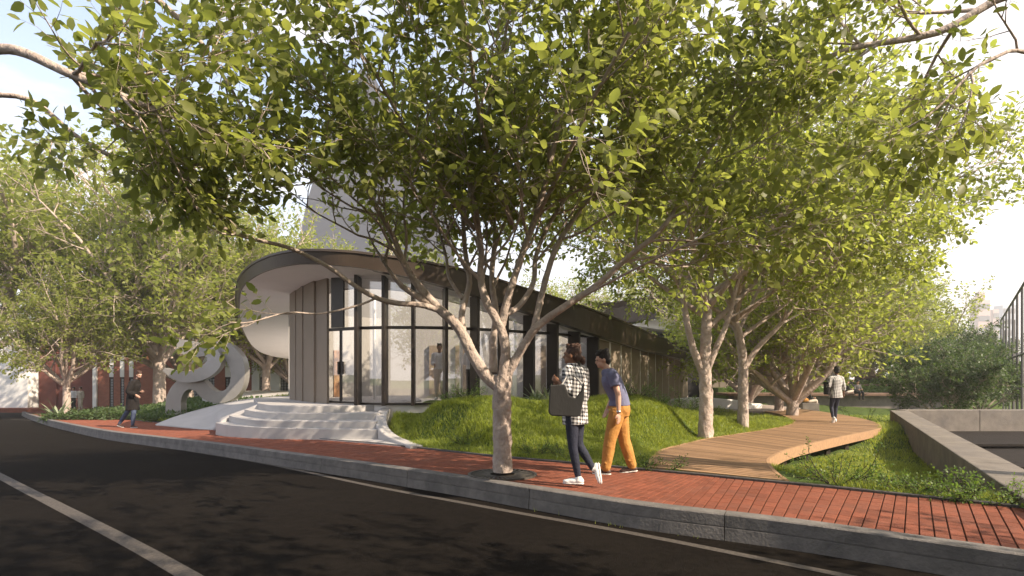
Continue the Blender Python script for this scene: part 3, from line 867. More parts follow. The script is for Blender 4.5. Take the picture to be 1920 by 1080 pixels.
# interior: walls added to catch sun from the roof opening, a timber door, columns
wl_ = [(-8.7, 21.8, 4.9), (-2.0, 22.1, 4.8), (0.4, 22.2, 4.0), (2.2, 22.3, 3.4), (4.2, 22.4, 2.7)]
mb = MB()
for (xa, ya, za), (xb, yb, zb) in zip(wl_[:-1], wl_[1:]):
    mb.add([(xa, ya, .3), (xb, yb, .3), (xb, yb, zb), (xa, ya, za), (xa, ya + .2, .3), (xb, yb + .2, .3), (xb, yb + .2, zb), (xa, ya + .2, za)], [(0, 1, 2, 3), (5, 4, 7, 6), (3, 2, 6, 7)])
mb.build('sun_catch_wall', M_catchwall, pav)
mb = MB(); mb.box((-5.75, 19.6, 1.95), (3.0, .15, 2.8), R(40)); mb.build('sun_catch_wall', M_catchwall, pav)  # added wall, turned sunward to brighten the view through the door
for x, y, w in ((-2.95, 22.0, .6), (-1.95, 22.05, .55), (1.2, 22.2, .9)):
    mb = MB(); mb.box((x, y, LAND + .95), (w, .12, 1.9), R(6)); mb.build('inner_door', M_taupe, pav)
mb = MB(); mb.box((-6.0, 19.29, LAND + .8), (.30, .10, 1.6), R(40)); mb.build('inner_door', M_door_wood, pav)  # timber door, its warm colour standing in for a glow inside
for x, y in ((-4.3, 17.5), (-1.6, 17.6), (0.1, 18.2), (1.2, 18.8)):
    mb = MB(); mb.tube([(x, y, LAND), (x, y, 3.75)], 0.05, 10); mb.build('column', M_white, pav)

# ------------------------------------------------------------------ sculpture
def ribbon(name, pts, wid, dep, m, parent, Y0):
    """flat band: pts in picture-plane metres (x, z), wid across the band, dep along y; rounded ends"""
    P = catmull([Vector((p[0], p[2] if len(p) > 2 else 0, p[1])) for p in pts], 14)
    W = np.interp(np.linspace(0, 1, len(P)), np.linspace(0, 1, len(wid)), wid)
    mb = MB(); n = len(P)
    for i, p in enumerate(P):
        t = P[min(i + 1, n - 1)] - P[max(i - 1, 0)]; t.y = 0; t.normalize()
        s_ = Vector((-t.z, 0, t.x)); w = W[i] / 2 * 1.08
        for a, b in ((-w, -dep / 2), (w, -dep / 2), (w, dep / 2), (-w, dep / 2)):
            v = p + s_ * a; mb.v.append((v.x, v.y + b, v.z))
        if i:
            for j in range(4): mb.f.append(((i - 1) * 4 + j, (i - 1) * 4 + (j + 1) % 4, i * 4 + (j + 1) % 4, i * 4 + j))
    mb.f.append((3, 2, 1, 0)); e_ = (n - 1) * 4; mb.f.append((e_, e_ + 1, e_ + 2, e_ + 3))
    o = mb.build(name, m, parent, False)
    bv = o.modifiers.new('bevel', 'BEVEL'); bv.width = 0.035; bv.segments = 3; bv.limit_method = 'ANGLE'; bv.angle_limit = R(50)
    return o
SY = 22.0
sx0 = (388 - 960) / F * SY
def zs(u, v):  # zoomed picture reading -> metres around the sculpture base
    px = 180 + u / 5.053; py = 620 + v / 5.053
    return ((px - 388) / F * SY, H - (py - 700) / F * SY)
sbz = hzf(sx0, SY)
sculpt = empty('sculpture', (sx0, SY, 0), 0, 'tall grey ribbon loop sculpture on the grass behind the man in coat', 'sculpture')
A = [zs(790, 110) + (-.10,), zs(900, 145) + (-.12,), zs(1000, 160) + (-.12,), zs(1085, 165) + (-.12,), zs(1150, 215) + (-.14,), zs(1165, 290) + (-.2,), zs(1105, 365) + (-.26,), zs(1000, 415) + (-.3,), zs(880, 425) + (-.34,), zs(780, 395) + (-.36,), zs(700, 352) + (-.38,)]
ribbon('upper_band', A, [.44, .56, .52, .44, .52, .56, .50, .44, .40, .30, .12], 0.34, M_steel, sculpt, SY)
B = [zs(742, 800) + (.0,), zs(745, 740) + (.0,), zs(750, 640) + (.0,), zs(800, 540) + (.0,), zs(890, 485) + (.0,), zs(990, 510) + (.02,), zs(1060, 580) + (.05,), zs(1150, 625) + (.08,), zs(1260, 610) + (.12,), zs(1340, 530) + (.14,), zs(1365, 400) + (.16,), zs(1335, 270) + (.18,), zs(1260, 180) + (.18,), zs(1160, 130) + (.16,), zs(1080, 130) + (.16,)]
ribbon('lower_band', B, [.60, .60, .58, .52, .50, .52, .50, .44, .46, .52, .56, .62, .60, .50, .40], 0.42, M_steel, sculpt, SY)

sculpt.scale = (.95, .95, .96)
# ------------------------------------------------------------------ right side: concrete walls, pool deck, terraces
def slab_wall(name, label, a, b, w, z0, z1, m, parent=None, segs=1):
    """straight wall of coping blocks from a to b (left edge), width w to the right"""
    root = empty(name, (0, 0, 0), 0, label, 'wall')
    d = (b - a); L = d.length; d.normalize(); n = Vector((d.y, -d.x))
    for k in range(segs):
        s0 = a + d * (L * k / segs + 0.006); s1 = a + d * (L * (k + 1) / segs - 0.006)
        mb = MB(); mb.prism([(s0.x, s0.y), (s1.x, s1.y), (s1.x + n.x * w, s1.y + n.y * w), (s0.x + n.x * w, s0.y + n.y * w)], z0, z1)
        mb.build('wall_block', m, root, bevel=0.015)
    return root
WT = 0.10
slab_wall('concrete_wall', 'long low concrete wall running away between right lawn and sunken timber floor', W1a - (W1b - W1a) * 0.12, W1b, 0.52, -1.3, WT, M_concd, segs=8)
slab_wall('concrete_wall', 'low grey concrete wall closing far side of the sunken timber floor', Vector((13.48, 19.2)), Vector((18.6, 19.2)), -0.5, -1.3, WT - .003, M_concd, segs=2)
slab_wall('concrete_wall', 'thin pale end of concrete wall at the right edge beside the steel screen', Vector((18.62, 19.2)), Vector((19.6, 16.2)), -0.5, -1.3, WT - .006, M_concd)
pool = empty('sunken_floor', (0, 0, 0), kind='structure')
M_pool = mat('near_black_timber', (0.022, 0.016, 0.013), (0.010, 0.008, 0.007), 0.8, 3, 7, 0.3, stretch=(1, 8, 1), spec=.15)  # near-black boards of the sunken floor
k = 0; y = 4.2
d1 = (W1b - W1a).normalized()
while y < 19.1:
    x0 = W1a.x + (y - W1a.y) * d1.x / d1.y + 0.5
    zt = -0.62 - 0.12 * (y < 15.5) - 0.12 * (y < 12.5)
    mb = MB(); mb.box(((x0 + 24) / 2, y + .11, zt - .03), (24 - x0, 0.205, .06)); mb.build('plank', M_pool, pool); y += 0.22; k += 1
mb = MB(); mb.prism([(5.2, 3.9), (24, 3.9), (24, 19.15), (13.3, 19.15)], -1.5, -0.93); mb.build('floor_base', M_soild, pool)

# steel post screen
scr = empty('steel_screen', (0, 0, 0), 0, 'tall open screen of slim steel posts at right edge behind the concrete wall', 'screen')
pp = []
for k in range(8):
    t = k / 7; t = t ** 1.05
    p = Vector((18.6, 20.2, 0)).lerp(Vector((31.0, 35.5, 0)), t); pp.append(p)
    mb = MB(); mb.tube([(p.x, p.y, -1.6), (p.x, p.y, 4.75)], 0.045, 8); mb.build('post', M_post, scr)
    if k % 3 == 1:
        mb = MB(); mb.tube([(p.x + .35, p.y + .1, -1.6), (p.x + .35, p.y + .1, 4.1)], 0.035, 6); mb.build('post', M_post, scr)
for z in (4.72, 2.1):
    mb = MB(); mb.tube([(pp[0].x - .3, pp[0].y - .3, z), (pp[-1].x, pp[-1].y, z)], 0.045, 6); mb.build('rail', M_post, scr)

mb = MB(); mb.prism([(-8.0, 21.2), (-7.2, 24), (-8.0, 40), (-22, 40), (-15.5, 28), (-11.5, 22.4)], -1.8, .12); tag(mb.build('courtyard', M_conc), kind='structure')
# plaza paving beyond the boardwalk
poly = [at(1240, 742), at(1500, 738), at(1500, 752), at(1420, 759), at(1345, 757.5)]
pts = [Vector((7.6, 25.6, 0)), Vector((9.4, 24.2, 0)), Vector((11.6, 24.6, 0)), Vector((14.2, 27.5, 0)), Vector((14.2, 34.9, 0)), Vector((8, 36, 0)), Vector((5.5, 30, 0))]
mb = MB()
M_plaza = mat('plaza_paving', (0.36, 0.30, 0.27), (0.29, 0.24, 0.22), 0.85, 3, 8, 0.2)
mb.prism([(p.x, p.y) for p in pts], -1.6, [float(gz(p.x, p.y)) + .03 for p in pts]); tag(mb.build('plaza', M_plaza), kind='structure')

M_seat = mat('seat_timber', (0.17, 0.10, 0.065), (0.11, 0.062, 0.04), 0.75, 3, 7, 0.3, stretch=(1, 8, 1))
# terrace walls with timber seats
terr = empty('terrace', (0, 0, 0), 0, 'grey concrete terrace wall with long timber seat edge behind the boardwalk', 'terrace')
mb = MB(); mb.prism([(14.0, 35.4), (27.5, 35.4), (27.5, 36.2), (14.0, 36.2)], -2.4, -0.06); mb.build('wall', M_concd, terr)
mb = MB(); mb.prism([(13.4, 34.9), (27.8, 34.9), (27.8, 36.9), (13.4, 36.9)], -0.05, 0.10)
mb.build('seat', M_seat, terr, bevel=.02)
mb = MB(); mb.prism([(17, 39.5), (29, 39.5), (29, 40.6), (17, 40.6)], .42, .56); mb.build('seat', M_seat, terr, bevel=.02)
mb = MB(); mb.prism([(17.4, 39.9), (28.6, 39.9), (28.6, 40.4), (17.4, 40.4)], -1.5, .415); mb.build('wall', M_concd, terr)
mb = MB(); mb.prism([(21, 44.5), (32, 44.5), (32, 46.5), (21, 46.5)], .92, 1.14); mb.build('seat', M_seat, terr, bevel=.02)
mb = MB(); mb.prism([(21.4, 45), (31.6, 45), (31.6, 46), (21.4, 46)], -1.5, .915); mb.build('wall', M_concd, terr)
# terrace soil beds
mb = MB(); mb.prism([(14.5, 36.95), (34, 36.95), (34, 39.85), (14.5, 39.85)], -2.2, -.02); tag(mb.build('planting_bed', M_soil), kind='structure')
mb = MB(); mb.prism([(15, 40.7), (36, 40.7), (36, 44.9), (15, 44.9)], -2.2, .30); tag(mb.build('planting_bed', M_soil), kind='structure')

# pale sculpted bench near the pavilion
mb = MB(); B_ = catmull([Vector((7.6, 27.6, 0)), Vector((8.1, 26.9, 0)), Vector((9.2, 26.5, 0)), Vector((10.7, 26.7, 0)), Vector((11.9, 27.4, 0))], 6)
for k, p in enumerate(B_):
    n = nrm(B_, k); t = k / (len(B_) - 1); hh = (.26 + .30 * math.sin(math.pi * min(1, t * 1.15 + .02)) ** .6) * (1 if t > .04 else .6)
    zb = float(gz(p.x, p.y))
    for (o_, z_) in ((-.30, 0), (-.40, hh * .8), (-.34, hh), (.34, hh), (.40, hh * .8), (.30, 0)):
        w = p + n * o_; mb.v.append((w.x, w.y, zb + z_))
    if k:
        for j in range(5): mb.f.append(((k - 1) * 6 + j, (k - 1) * 6 + j + 1, k * 6 + j + 1, k * 6 + j))
mb.f.append((5, 4, 3, 2, 1, 0)); e_ = (len(B_) - 1) * 6; mb.f.append(tuple(range(e_, e_ + 6)))
tag(mb.build('curved_bench', M_white, None, True), 'low white curved bench block in front of taupe pavilion wall', 'bench')

# ------------------------------------------------------------------ buildings behind
# brick building across the street (west)
BY = 47.0
def bx(px): return (px - 960) / F * BY
bb = empty('brick_building', (0, 0, 0), 0, 'red brick building with white bays and patterned grilles behind the left trees', 'building')
ZB, ZT, ZM = -2.6, 4.6, 1.05
mb = MB(); mb.box(((bx(180) + bx(760)) / 2, BY + 5, (ZB + ZT) / 2), (bx(760) - bx(180), 9, ZT - ZB)); mb.build('wall', M_maroon, bb)
segs_ = [(180, 187, 'w'), (187, 209, 'b'), (209, 217, 'g'), (217, 229, 'b'), (229, 237, 'g'), (237, 246, 'b'), (246, 254, 'g'), (254, 293, 'b'), (293, 307, 'c'), (307, 360, 'b'), (360, 405, 'g'), (405, 425, 'b'),
         (425, 438, 'g'), (438, 476, 'b'), (476, 490, 'w'), (490, 510, 'g'), (510, 528, 'w'), (528, 545, 'g'), (545, 570, 'b'), (570, 590, 'g'), (590, 640, 'b'), (640, 670, 'g'), (670, 760, 'b')]
M_grille = mat('grille_metal', (0.42, 0.42, 0.44), (0.36, 0.36, 0.38), 0.6, 3)
M_dark = mat('dark_recess', (0.03, 0.032, 0.035), (0.025, 0.026, 0.03), 0.4, 3)
for a, b, k in segs_:
    xa, xb = bx(a), bx(b); w = xb - xa; xc = (xa + xb) / 2
    if k == 'b':
        mb = MB(); mb.box((xc, BY, (ZB + ZT) / 2), (w, .5, ZT - ZB)); mb.build('brick_pier', M_redbrick, bb)
    elif k in 'wc':
        mb = MB(); mb.box((xc, BY - .1, (ZB + ZT) / 2), (w, .6, ZT - ZB)); mb.build('white_pier' if k == 'w' else 'column', M_white if k == 'w' else M_concd, bb)
    else:
        mb = MB(); mb.box((xc, BY - .12, (ZM + ZT) / 2), (w - .01, .3, ZT - ZM)); mb.build('white_panel', M_white, bb)
        mb = MB(); mb.box((xc, BY - .02, (ZB + ZM) / 2), (w - .01, .3, ZM - ZB)); g = mb.build('grille', M_dark, bb)
        mb = MB(); s = 0.22; nx = max(1, int(w / s)); s2 = w / nx
        for i in range(nx):
            for j in range(int((ZM - ZB) / s)):
                cx, cz = xa + (i + .5) * s2, ZB + (j + .5) * s
                for a_ in range(4):
                    an = R(45 + 90 * a_); mb.box((cx + .055 * math.cos(an), BY - .19, cz + .055 * math.sin(an)), (.075, .03, .05))
                mb.box((cx, BY - .19, cz - s / 2), (.03, .03, .05))
        mb.build('lattice', M_grille, g)
mb = MB(); mb.box(((bx(180) + bx(760)) / 2, BY + 4.8, ZT + .16), (bx(760) - bx(180) + .6, 10.4, .3)); mb.build('roof', M_concd, bb)
mw = empty('maroon_building', (0, 0, 0), 0, 'plain dark maroon walled building left of the brick building', 'building')
mb = MB(); mb.box(((bx(62) + bx(179.5)) / 2, BY + 4.6, 1.2), (bx(179.5) - bx(62), 8, 7.6)); mb.build('wall', M_maroon, mw)
mb = MB(); mb.box(((bx(62) + bx(179.5)) / 2, BY + 4.6, 5.12), (bx(179.5) - bx(62) + .3, 8.4, .22)); mb.build('roof', M_roof, mw)
mb = MB(); mb.box((bx(95), BY + .55, 1.0), (.14, .08, 7.0)); mb.build('downpipe', M_maroon, mw)
ww = empty('white_building', (0, 0, 0), 0, 'white walled building at the far left edge behind the trees', 'building')
mb = MB(); mb.box((bx(-70), BY + 3.6, 1.4), (bx(59) - bx(-200), 8, 8)); mb.build('wall', M_white, ww)
mb = MB(); mb.box((bx(-70), BY + 3.6, 5.55), (bx(59) - bx(-200) + .3, 8.3, .3)); mb.build('roof', M_concd, ww)
mb = MB(); mb.box((bx(-60), BY - .8, -1.75), (bx(180) - bx(-300), 1.6, .5)); tag(mb.build('brick_path', M_brick), kind='structure')

# tall tower behind the pavilion
tw = empty('tower', (0, 0, 0), 0, 'tall plain grey-lavender tower with sloping top rising behind the big tree', 'tower')
TY = 70.0
def tq(px, py): p = q(px, py, TY); return (p.x, p.z)
prof = [tq(556, 760), tq(552, 420), tq(560, 372), tq(585, 300), tq(640, 180), tq(676, 126), tq(705, 150), tq(760, 260), tq(800, 330), tq(850, 400), tq(858, 760)]
mb = MB(); n = len(prof)
def tyy(x): return 64.0 + (x - prof[-1][0]) * -1.05
prof = [(x * tyy(x) / TY, H + (z - H) * tyy(x) / TY) for x, z in prof]
v = [(x, tyy(x * TY / 78), z) for x, z in prof] + [(x * 1.16, tyy(x * TY / 78) + 12, z) for x, z in prof]
mb.add(v, [tuple(range(n))[::-1], tuple(range(n, 2 * n))] + [(i, (i + 1) % n, n + (i + 1) % n, n + i) for i in range(n)]); mb.build('wall', M_tower, tw)
# second curved pavilion further back on the right
p2 = empty('rear_pavilion', (0, 0, 0), 0, 'long dark curved roof pavilion with white wedge soffit beyond the tree trunks', 'pavilion')
def fan(name, top, m, Ys, thickness):
    mb = MB(); n = len(top)
    v = [tuple(q(a, b, c)) for a, b, c in top]
    v2 = [(x, y + .6, z - thickness * 0) for x, y, z in v]
    return v
roof2 = [(1078, 570, 46), (1150, 566, 44), (1235, 552, 42), (1330, 545, 40), (1440, 560, 41), (1440, 588, 41), (1330, 585, 40), (1240, 596, 41), (1170, 606, 44), (1100, 588, 46)]
v = [q(*p) for p in roof2]
mb = MB(); n = len(v)
mb.add([tuple(p) for p in v] + [(p.x, p.y + 8, p.z + .5) for p in v], [tuple(range(n)), tuple(range(n, 2 * n))[::-1]] + [(i, n + i, n + (i + 1) % n, (i + 1) % n) for i in range(n)])
mb.build('roof', M_fascia, p2)
w_ = [(1180, 609, 43.5), (1240, 597, 43), (1330, 586, 42), (1440, 590, 43), (1440, 622, 43), (1330, 622, 43), (1240, 618, 43)]
v = [q(*p) for p in w_]; n = len(v); mb = MB()
mb.add([tuple(p) for p in v] + [(p.x, p.y + 3, p.z) for p in v], [tuple(range(n)), tuple(range(n, 2 * n))[::-1]] + [(i, n + i, n + (i + 1) % n, (i + 1) % n) for i in range(n)])
mb.build('soffit', M_white, p2)
w_ = [(1205, 625, 45), (1330, 620, 45), (1450, 622, 45), (1450, 765, 45), (1205, 765, 45)]
v = [q(*p) for p in w_]; n = len(v); mb = MB()
mb.add([tuple(p) for p in v] + [(p.x, p.y + 6, p.z) for p in v], [tuple(range(n)), tuple(range(n, 2 * n))[::-1]] + [(i, n + i, n + (i + 1) % n, (i + 1) % n) for i in range(n)])
mb.build('wall', M_roof, p2)
for k in range(9):
    x0 = (1322 + k * 13.5 - 960) / F * 42.0; x1 = x0 + .46
    mb = MB(); mb.box(((x0 + x1) / 2, 42, .7), (x1 - x0, .12, 4.2), R(-8)); mb.build('wall_panel', M_taupe, p2)
rb = empty('rear_brick_building', (0, 0, 0), 0, 'orange brick building half hidden behind the far right tree trunks', 'building')
mb = MB(); mb.box((34, 75, 3.2), (24, 6, 9)); mb.build('wall', M_redbrick, rb)
for k in range(7):
    mb = MB(); mb.box((24.5 + k * 3.2, 71.9, 1.5), (1.6, .3, 4.0)); mb.build('window', M_dark, rb)
mb = MB(); mb.box((34, 75, 7.85), (24.6, 6.6, .3)); mb.build('roof', M_concd, rb)

# skyline
M_sky1 = mat('pink_tower', (0.42, 0.30, 0.28), (0.38, 0.27, 0.26), 0.8, .05)
M_sky2 = mat('blue_tower', (0.36, 0.42, 0.50), (0.33, 0.38, 0.46), 0.5, .05)
M_win = mat('window_glass', (0.09, 0.10, 0.12), (0.07, 0.08, 0.10), 0.2, 1)
def sky_tower(px0, px1, py, Y, m, label, step=None):
    x0, x1 = (px0 - 960) / F * Y, (px1 - 960) / F * Y; z = H + (700 - py) / F * Y; d = (x1 - x0) * .8
    r = empty('skyline_tower', ((x0 + x1) / 2, Y, -3), 0, label, 'tower')
    mb = MB(); mb.box((0, d / 2, (z + 3) / 2), (x1 - x0, d, z + 3)); mb.build('wall', m, r)
    if step: mb = MB(); mb.box((0, d / 2, z + 3 + step / 2), ((x1 - x0) * .5, d * .5, step)); mb.build('upper_storey', m, r)
    nf = int((z - 20) / 9)
    for k in range(nf):
        mb = MB(); mb.box((0, -.15, z + 3 - 5 - k * 9), ((x1 - x0) * .86, .5, 4)); mb.build('window', M_win, r)
sky_tower(1834, 1857, 562, 420, M_sky1, 'pinkish stepped tower, tallest on the hazy right skyline', 6)
sky_tower(1862, 1873, 580, 440, M_sky1, 'slim pink tower right of the tallest skyline tower')
sky_tower(1772, 1790, 606, 380, M_sky2, 'pale blue glass tower left of the pink skyline towers')
sky_tower(1793, 1806, 616, 400, M_sky2, 'low blue block beside the pale blue skyline tower')
sky_tower(1880, 1905, 572, 470, M_sky2, 'broad bluish tower behind the steel post screen')
sky_tower(1812, 1832, 622, 360, M_sky1, 'low wide pink block in front of the tallest skyline tower')

# haze
mb = MB(); mb.box((0, 385, 21), (1300, 830, 70)); hz_o = mb.build('haze', None)
hm = bpy.data.materials.new('air_haze'); hm.use_nodes = True; hm.node_tree.nodes.clear()
o_ = hm.node_tree.nodes.new('ShaderNodeOutputMaterial'); pv = hm.node_tree.nodes.new('ShaderNodeVolumePrincipled')
pv.inputs['Color'].default_value = (1.0, 0.97, 0.95, 1); pv.inputs['Density'].default_value = 0.0011; pv.inputs['Anisotropy'].default_value = 0.2
hm.node_tree.links.new(pv.outputs[0], o_.inputs['Volume']); hz_o.data.materials.append(hm); hz_o.scale = (1, 1, 1)
tag(hz_o, kind='stuff')
hm.cycles.volume_sampling = 'MULTIPLE_IMPORTANCE' if hasattr(hm, 'cycles') else None

# ------------------------------------------------------------------ trees
class Tree:
    def __init__(s, seed, leaf_len=0.115, spacing=0.05, far=False):
        s.r = random.Random(seed); s.nr = np.random.default_rng(seed)
        s.wood = MB(); s.lp = []; s.ld = []; s.leaf_len = leaf_len; s.spacing = spacing; s.far = far
        s.keep = None; s.inner = .18
    def bark_tube(s, pts, rad, n, lump=False):
        b = len(s.wood.v)
        s.wood.tube(pts, rad, n, cap=False)
        if n >= 10:
            for i in range(b, len(s.wood.v)):
                x, y, z = s.wood.v[i]; c = pts[min((i - b) // n, len(pts) - 1)]
                k = 1 + 0.04 * math.sin(x * 31 + z * 17) + 0.035 * math.sin(y * 27 - z * 23)
                if lump: k += .030 * math.sin(x * 83 + z * 47 + 2 * math.sin(y * 61)) + .024 * math.sin(y * 97 - z * 89 + 2 * math.sin(x * 51)) + .018 * math.sin(z * 171 + x * 60)
                s.wood.v[i] = (c[0] + (x - c[0]) * k, c[1] + (y - c[1]) * k, z)
    def path(s, p, d, L, n, wig, up):
        pts = [Vector(p)]; d = Vector(d).normalized()
        for i in range(n):
            d = d + Vector((s.r.gauss(0, wig), s.r.gauss(0, wig), s.r.gauss(0, wig) + up))
            d.normalize(); pts.append(pts[-1] + d * (L / n))
        return pts
    def leaves_on(s, pts, start=0.2):
        L = sum((pts[i + 1] - pts[i]).length for i in range(len(pts) - 1))
        k = max(2, int(L / s.spacing)); ph = s.r.uniform(0, 6.28)
        for j in range(k):
            t = start + (1 - start) * (j + .5) / k
            f = t * (len(pts) - 1); i = min(int(f), len(pts) - 2); p = pts[i].lerp(pts[i + 1], f - i)
            d = (pts[i + 1] - pts[i]).normalized(); o = d.orthogonal().normalized(); w = d.cross(o)
            a = ph + j * 2.4
            dd = d * 0.5 + (o * math.cos(a) + w * math.sin(a)) * 0.9 + Vector((0, 0, -0.28))
            s.lp.append(p); s.ld.append(dd)
        s.lp.append(pts[-1]); s.ld.append(d)
    def ok(s, p):
        return s.keep is None or s.keep(p)
    def twig(s, p, d, L, r):
        pts = s.path(p, d, L, 3, .16, .03)
        if not s.ok(pts[-1]): return
        s.wood.tube(pts, [r, r * .8, r * .6, r * .3], 3, cap=False)
        s.leaves_on(pts)
    def sub(s, p, d, L, r, nt=5):
        pts = s.path(p, d, L, 5, .13, .035)
        if not s.ok(pts[3]): return
        s.wood.tube(pts, [r * (1 - .13 * i) for i in range(6)], 4 if s.far else 5, cap=False)
        s.spawn(pts, nt, lambda P, D, t: s.twig(P, D, L * s.r.uniform(.35, .6), max(r * .4, .003)), max(.25, s.inner * .8), 48)
        s.twig(pts[-1], pts[-1] - pts[-2], L * .4, r * .4)
    def branch(s, p, d, L, r, ns=6):
        pts = s.path(p, d, L, 7, .11, .05)
        s.wood.tube(pts, [r * (1 - .1 * i) for i in range(8)], 5 if s.far else 7, cap=False)
        s.spawn(pts, ns, lambda P, D, t: s.sub(P, D, L * s.r.uniform(.38, .62), max(r * .45, .006)), s.inner, 45)
        s.sub(pts[-1], pts[-1] - pts[-2], L * .5, r * .4)
    def spawn(s, pts, n, fn, start, ang):
        ph = s.r.uniform(0, 6.28)
        for j in range(n):
            t = start + (1 - start) * (j + s.r.uniform(.2, .8)) / n
            f = t * (len(pts) - 1); i = min(int(f), len(pts) - 2); p = pts[i].lerp(pts[i + 1], f - i)
            d = (pts[i + 1] - pts[i]).normalized(); o = d.orthogonal().normalized(); w = d.cross(o)
            a = ph + j * 2.4 + s.r.uniform(-.4, .4); an = R(ang + s.r.uniform(-14, 14))
            D = d * math.cos(an) + (o * math.cos(a) + w * math.sin(a)) * math.sin(an)
            fn(p, D, t)
    def limb(s, pts, r0, r1, nb, Lb, start=.3, n=10, ang=42):
        """main limb along given points"""
        big = n >= 12
        P = catmull(pts, 9 if big else 5)
        m = len(P)
        s.bark_tube(P, [r0 + (r1 - r0) * (i / (m - 1)) ** .8 for i in range(m)], n + 4 if big else n, big)
        s.spawn(P, nb, lambda p, d, t: s.branch(p, d, Lb * s.r.uniform(.7, 1.15) * (1.15 - .45 * t), max(.012, (r0 + (r1 - r0) * t) * .5)), start, ang)
        s.branch(P[-1], P[-1] - P[-2], Lb * .8, r1)
    def trunk(s, pts, r0, r1, n=16, flare=1.25):
        P = catmull(pts, 16 if n >= 16 else 6); m = len(P); n = n * 2 if n >= 16 else n
        rad = [(r0 + (r1 - r0) * i / (m - 1)) * (1 + (flare - 1) * max(0, 1 - i / (m * .12))) for i in range(m)]
        s.bark_tube(P, rad, n, n >= 24)
    def auto(s, base, h_fork, r, n_limbs, reach, height, Lb, nb, spread=(28, 60), n=10, lean=(0, 0)):
        top = Vector((base[0] + lean[0], base[1] + lean[1], base[2] + h_fork))
        s.trunk([base, Vector(base).lerp(top, .5) + Vector((s.r.uniform(-.04, .04), s.r.uniform(-.04, .04), 0)), top], r, r * .86, 14 if not s.far else 10)
        ph = s.r.uniform(0, 6.28)
        for k in range(n_limbs):
            a = ph + k * 2.399 + s.r.uniform(-.25, .25)
            an = R(s.r.uniform(*spread)) if k else R(8)
            d = Vector((math.cos(a) * math.sin(an), math.sin(a) * math.sin(an), math.cos(an)))
            L = min(reach / max(math.sin(an), .3), height / max(math.cos(an), .3)) * s.r.uniform(.55, .72)
            st = top + Vector((0, 0, -s.r.uniform(0, h_fork * .22))) - Vector((d.x, d.y, 0)) * r * .1
            mid1 = st + d * L * .33 + Vector((d.x, d.y, 0)) * L * .05; mid2 = st + d * L * .68 + Vector((s.r.uniform(-.12, .12), s.r.uniform(-.12, .12), 0)) * L * .5
            end = st + d * L + Vector((0, 0, L * .08))
            s.limb([st - Vector((d.x, d.y, 1)) * r * .4, mid1, mid2, end], r * s.r.uniform(.5, .66), r * .2, nb, Lb, .22, n if not s.far else 7)
    def leaf_arrays(s, idx=None):
        P = np.array([tuple(p) for p in s.lp]); D = np.array([tuple(d) for d in s.ld])
        D /= np.linalg.norm(D, axis=1, keepdims=True) + 1e-9
        n = len(P); g = s.nr
        up = np.array([0, 0, 1.0]) + g.normal(0, .55, (n, 3))
        S = np.cross(D, up); S /= np.linalg.norm(S, axis=1, keepdims=True) + 1e-9
        Nn = np.cross(S, D)
        L = s.leaf_len * g.uniform(.65, 1.25, n)
        return P, D, S, Nn, L
    def build(s, name, label, group, bark, leafm, loc=(0, 0, 0), rz=0., cat='tree', single_leaves=0, view=None):
        root = empty(name, loc, rz, label, cat, group)
        s.wood.build('trunk', bark, root, True)
        P, D, S, Nn, L = s.leaf_arrays()
        n = len(P); idx = np.arange(n); s.nleaf = n
        if single_leaves:
            W = P + np.array(loc)
            Yc = np.maximum(W[:, 1], .1); px = 960 + W[:, 0] / Yc * F; py = 700 + (H - W[:, 2]) / Yc * F
            inview = (W[:, 1] > 1) & (px > 5) & (px < 1915) & (py > 5) & (py < 1075)
            size = np.where(inview, L / Yc, 0); order = np.argsort(-size)
            pick = order[:single_leaves]; idx = order[single_leaves:]
            me = np_mesh('leaf', LEAF_V, LEAF_S, LEAF_L, leafm)
            for k in pick:
                o = bpy.data.objects.new('leaf', me); col.objects.link(o); o.parent = root
                M = Matrix(((S[k][0], D[k][0], Nn[k][0], P[k][0]), (S[k][1], D[k][1], Nn[k][1], P[k][1]), (S[k][2], D[k][2], Nn[k][2], P[k][2]), (0, 0, 0, 1)))
                o.matrix_local = M @ Matrix.Scale(float(L[k]), 4)
        me = leaf_mesh('crown', P[idx], D[idx], S[idx], Nn[idx], L[idx], leafm, s.far, s.nr)
        c = link_mesh('crown', me, None, root)
        if single_leaves: c['kind'] = 'stuff'
        return root

LEAF_V = np.array([(0, 0, 0), (-.2, .22, .03), (.2, .22, .03), (-.27, .52, .02), (.27, .52, .02), (-.16, .82, -.04), (.16, .82, -.04), (0, 1.0, -.10), (0, .25, -.015), (0, .55, -.03), (0, .82, -.07)], dtype=float)
_fs = [(0, 8, 1), (0, 2, 8), (1, 8, 9, 3), (8, 2, 4, 9), (3, 9, 10, 5), (9, 4, 6, 10), (5, 10, 7), (10, 6, 7)]
LEAF_S = np.array([len(f) for f in _fs]); LEAF_L = np.array([i for f in _fs for i in f])
LEAF2_V = np.array([(0, 0, 0), (-.25, .34, .04), (.25, .34, .04), (-.21, .70, 0), (.21, .70, 0), (0, 1.0, -.08)], dtype=float)
_f2 = [(0, 2, 1), (1, 2, 4, 3), (3, 4, 5)]
LEAF2_S = np.array([3, 4, 3]); LEAF2_L = np.array([i for f in _f2 for i in f])
LEAF3_V = np.array([(0, 0, 0), (.30, .48, .04), (0, 1, -.03), (-.30, .48, .04)], dtype=float)
LEAF3_S = np.array([4]); LEAF3_L = np.array([0, 1, 2, 3])
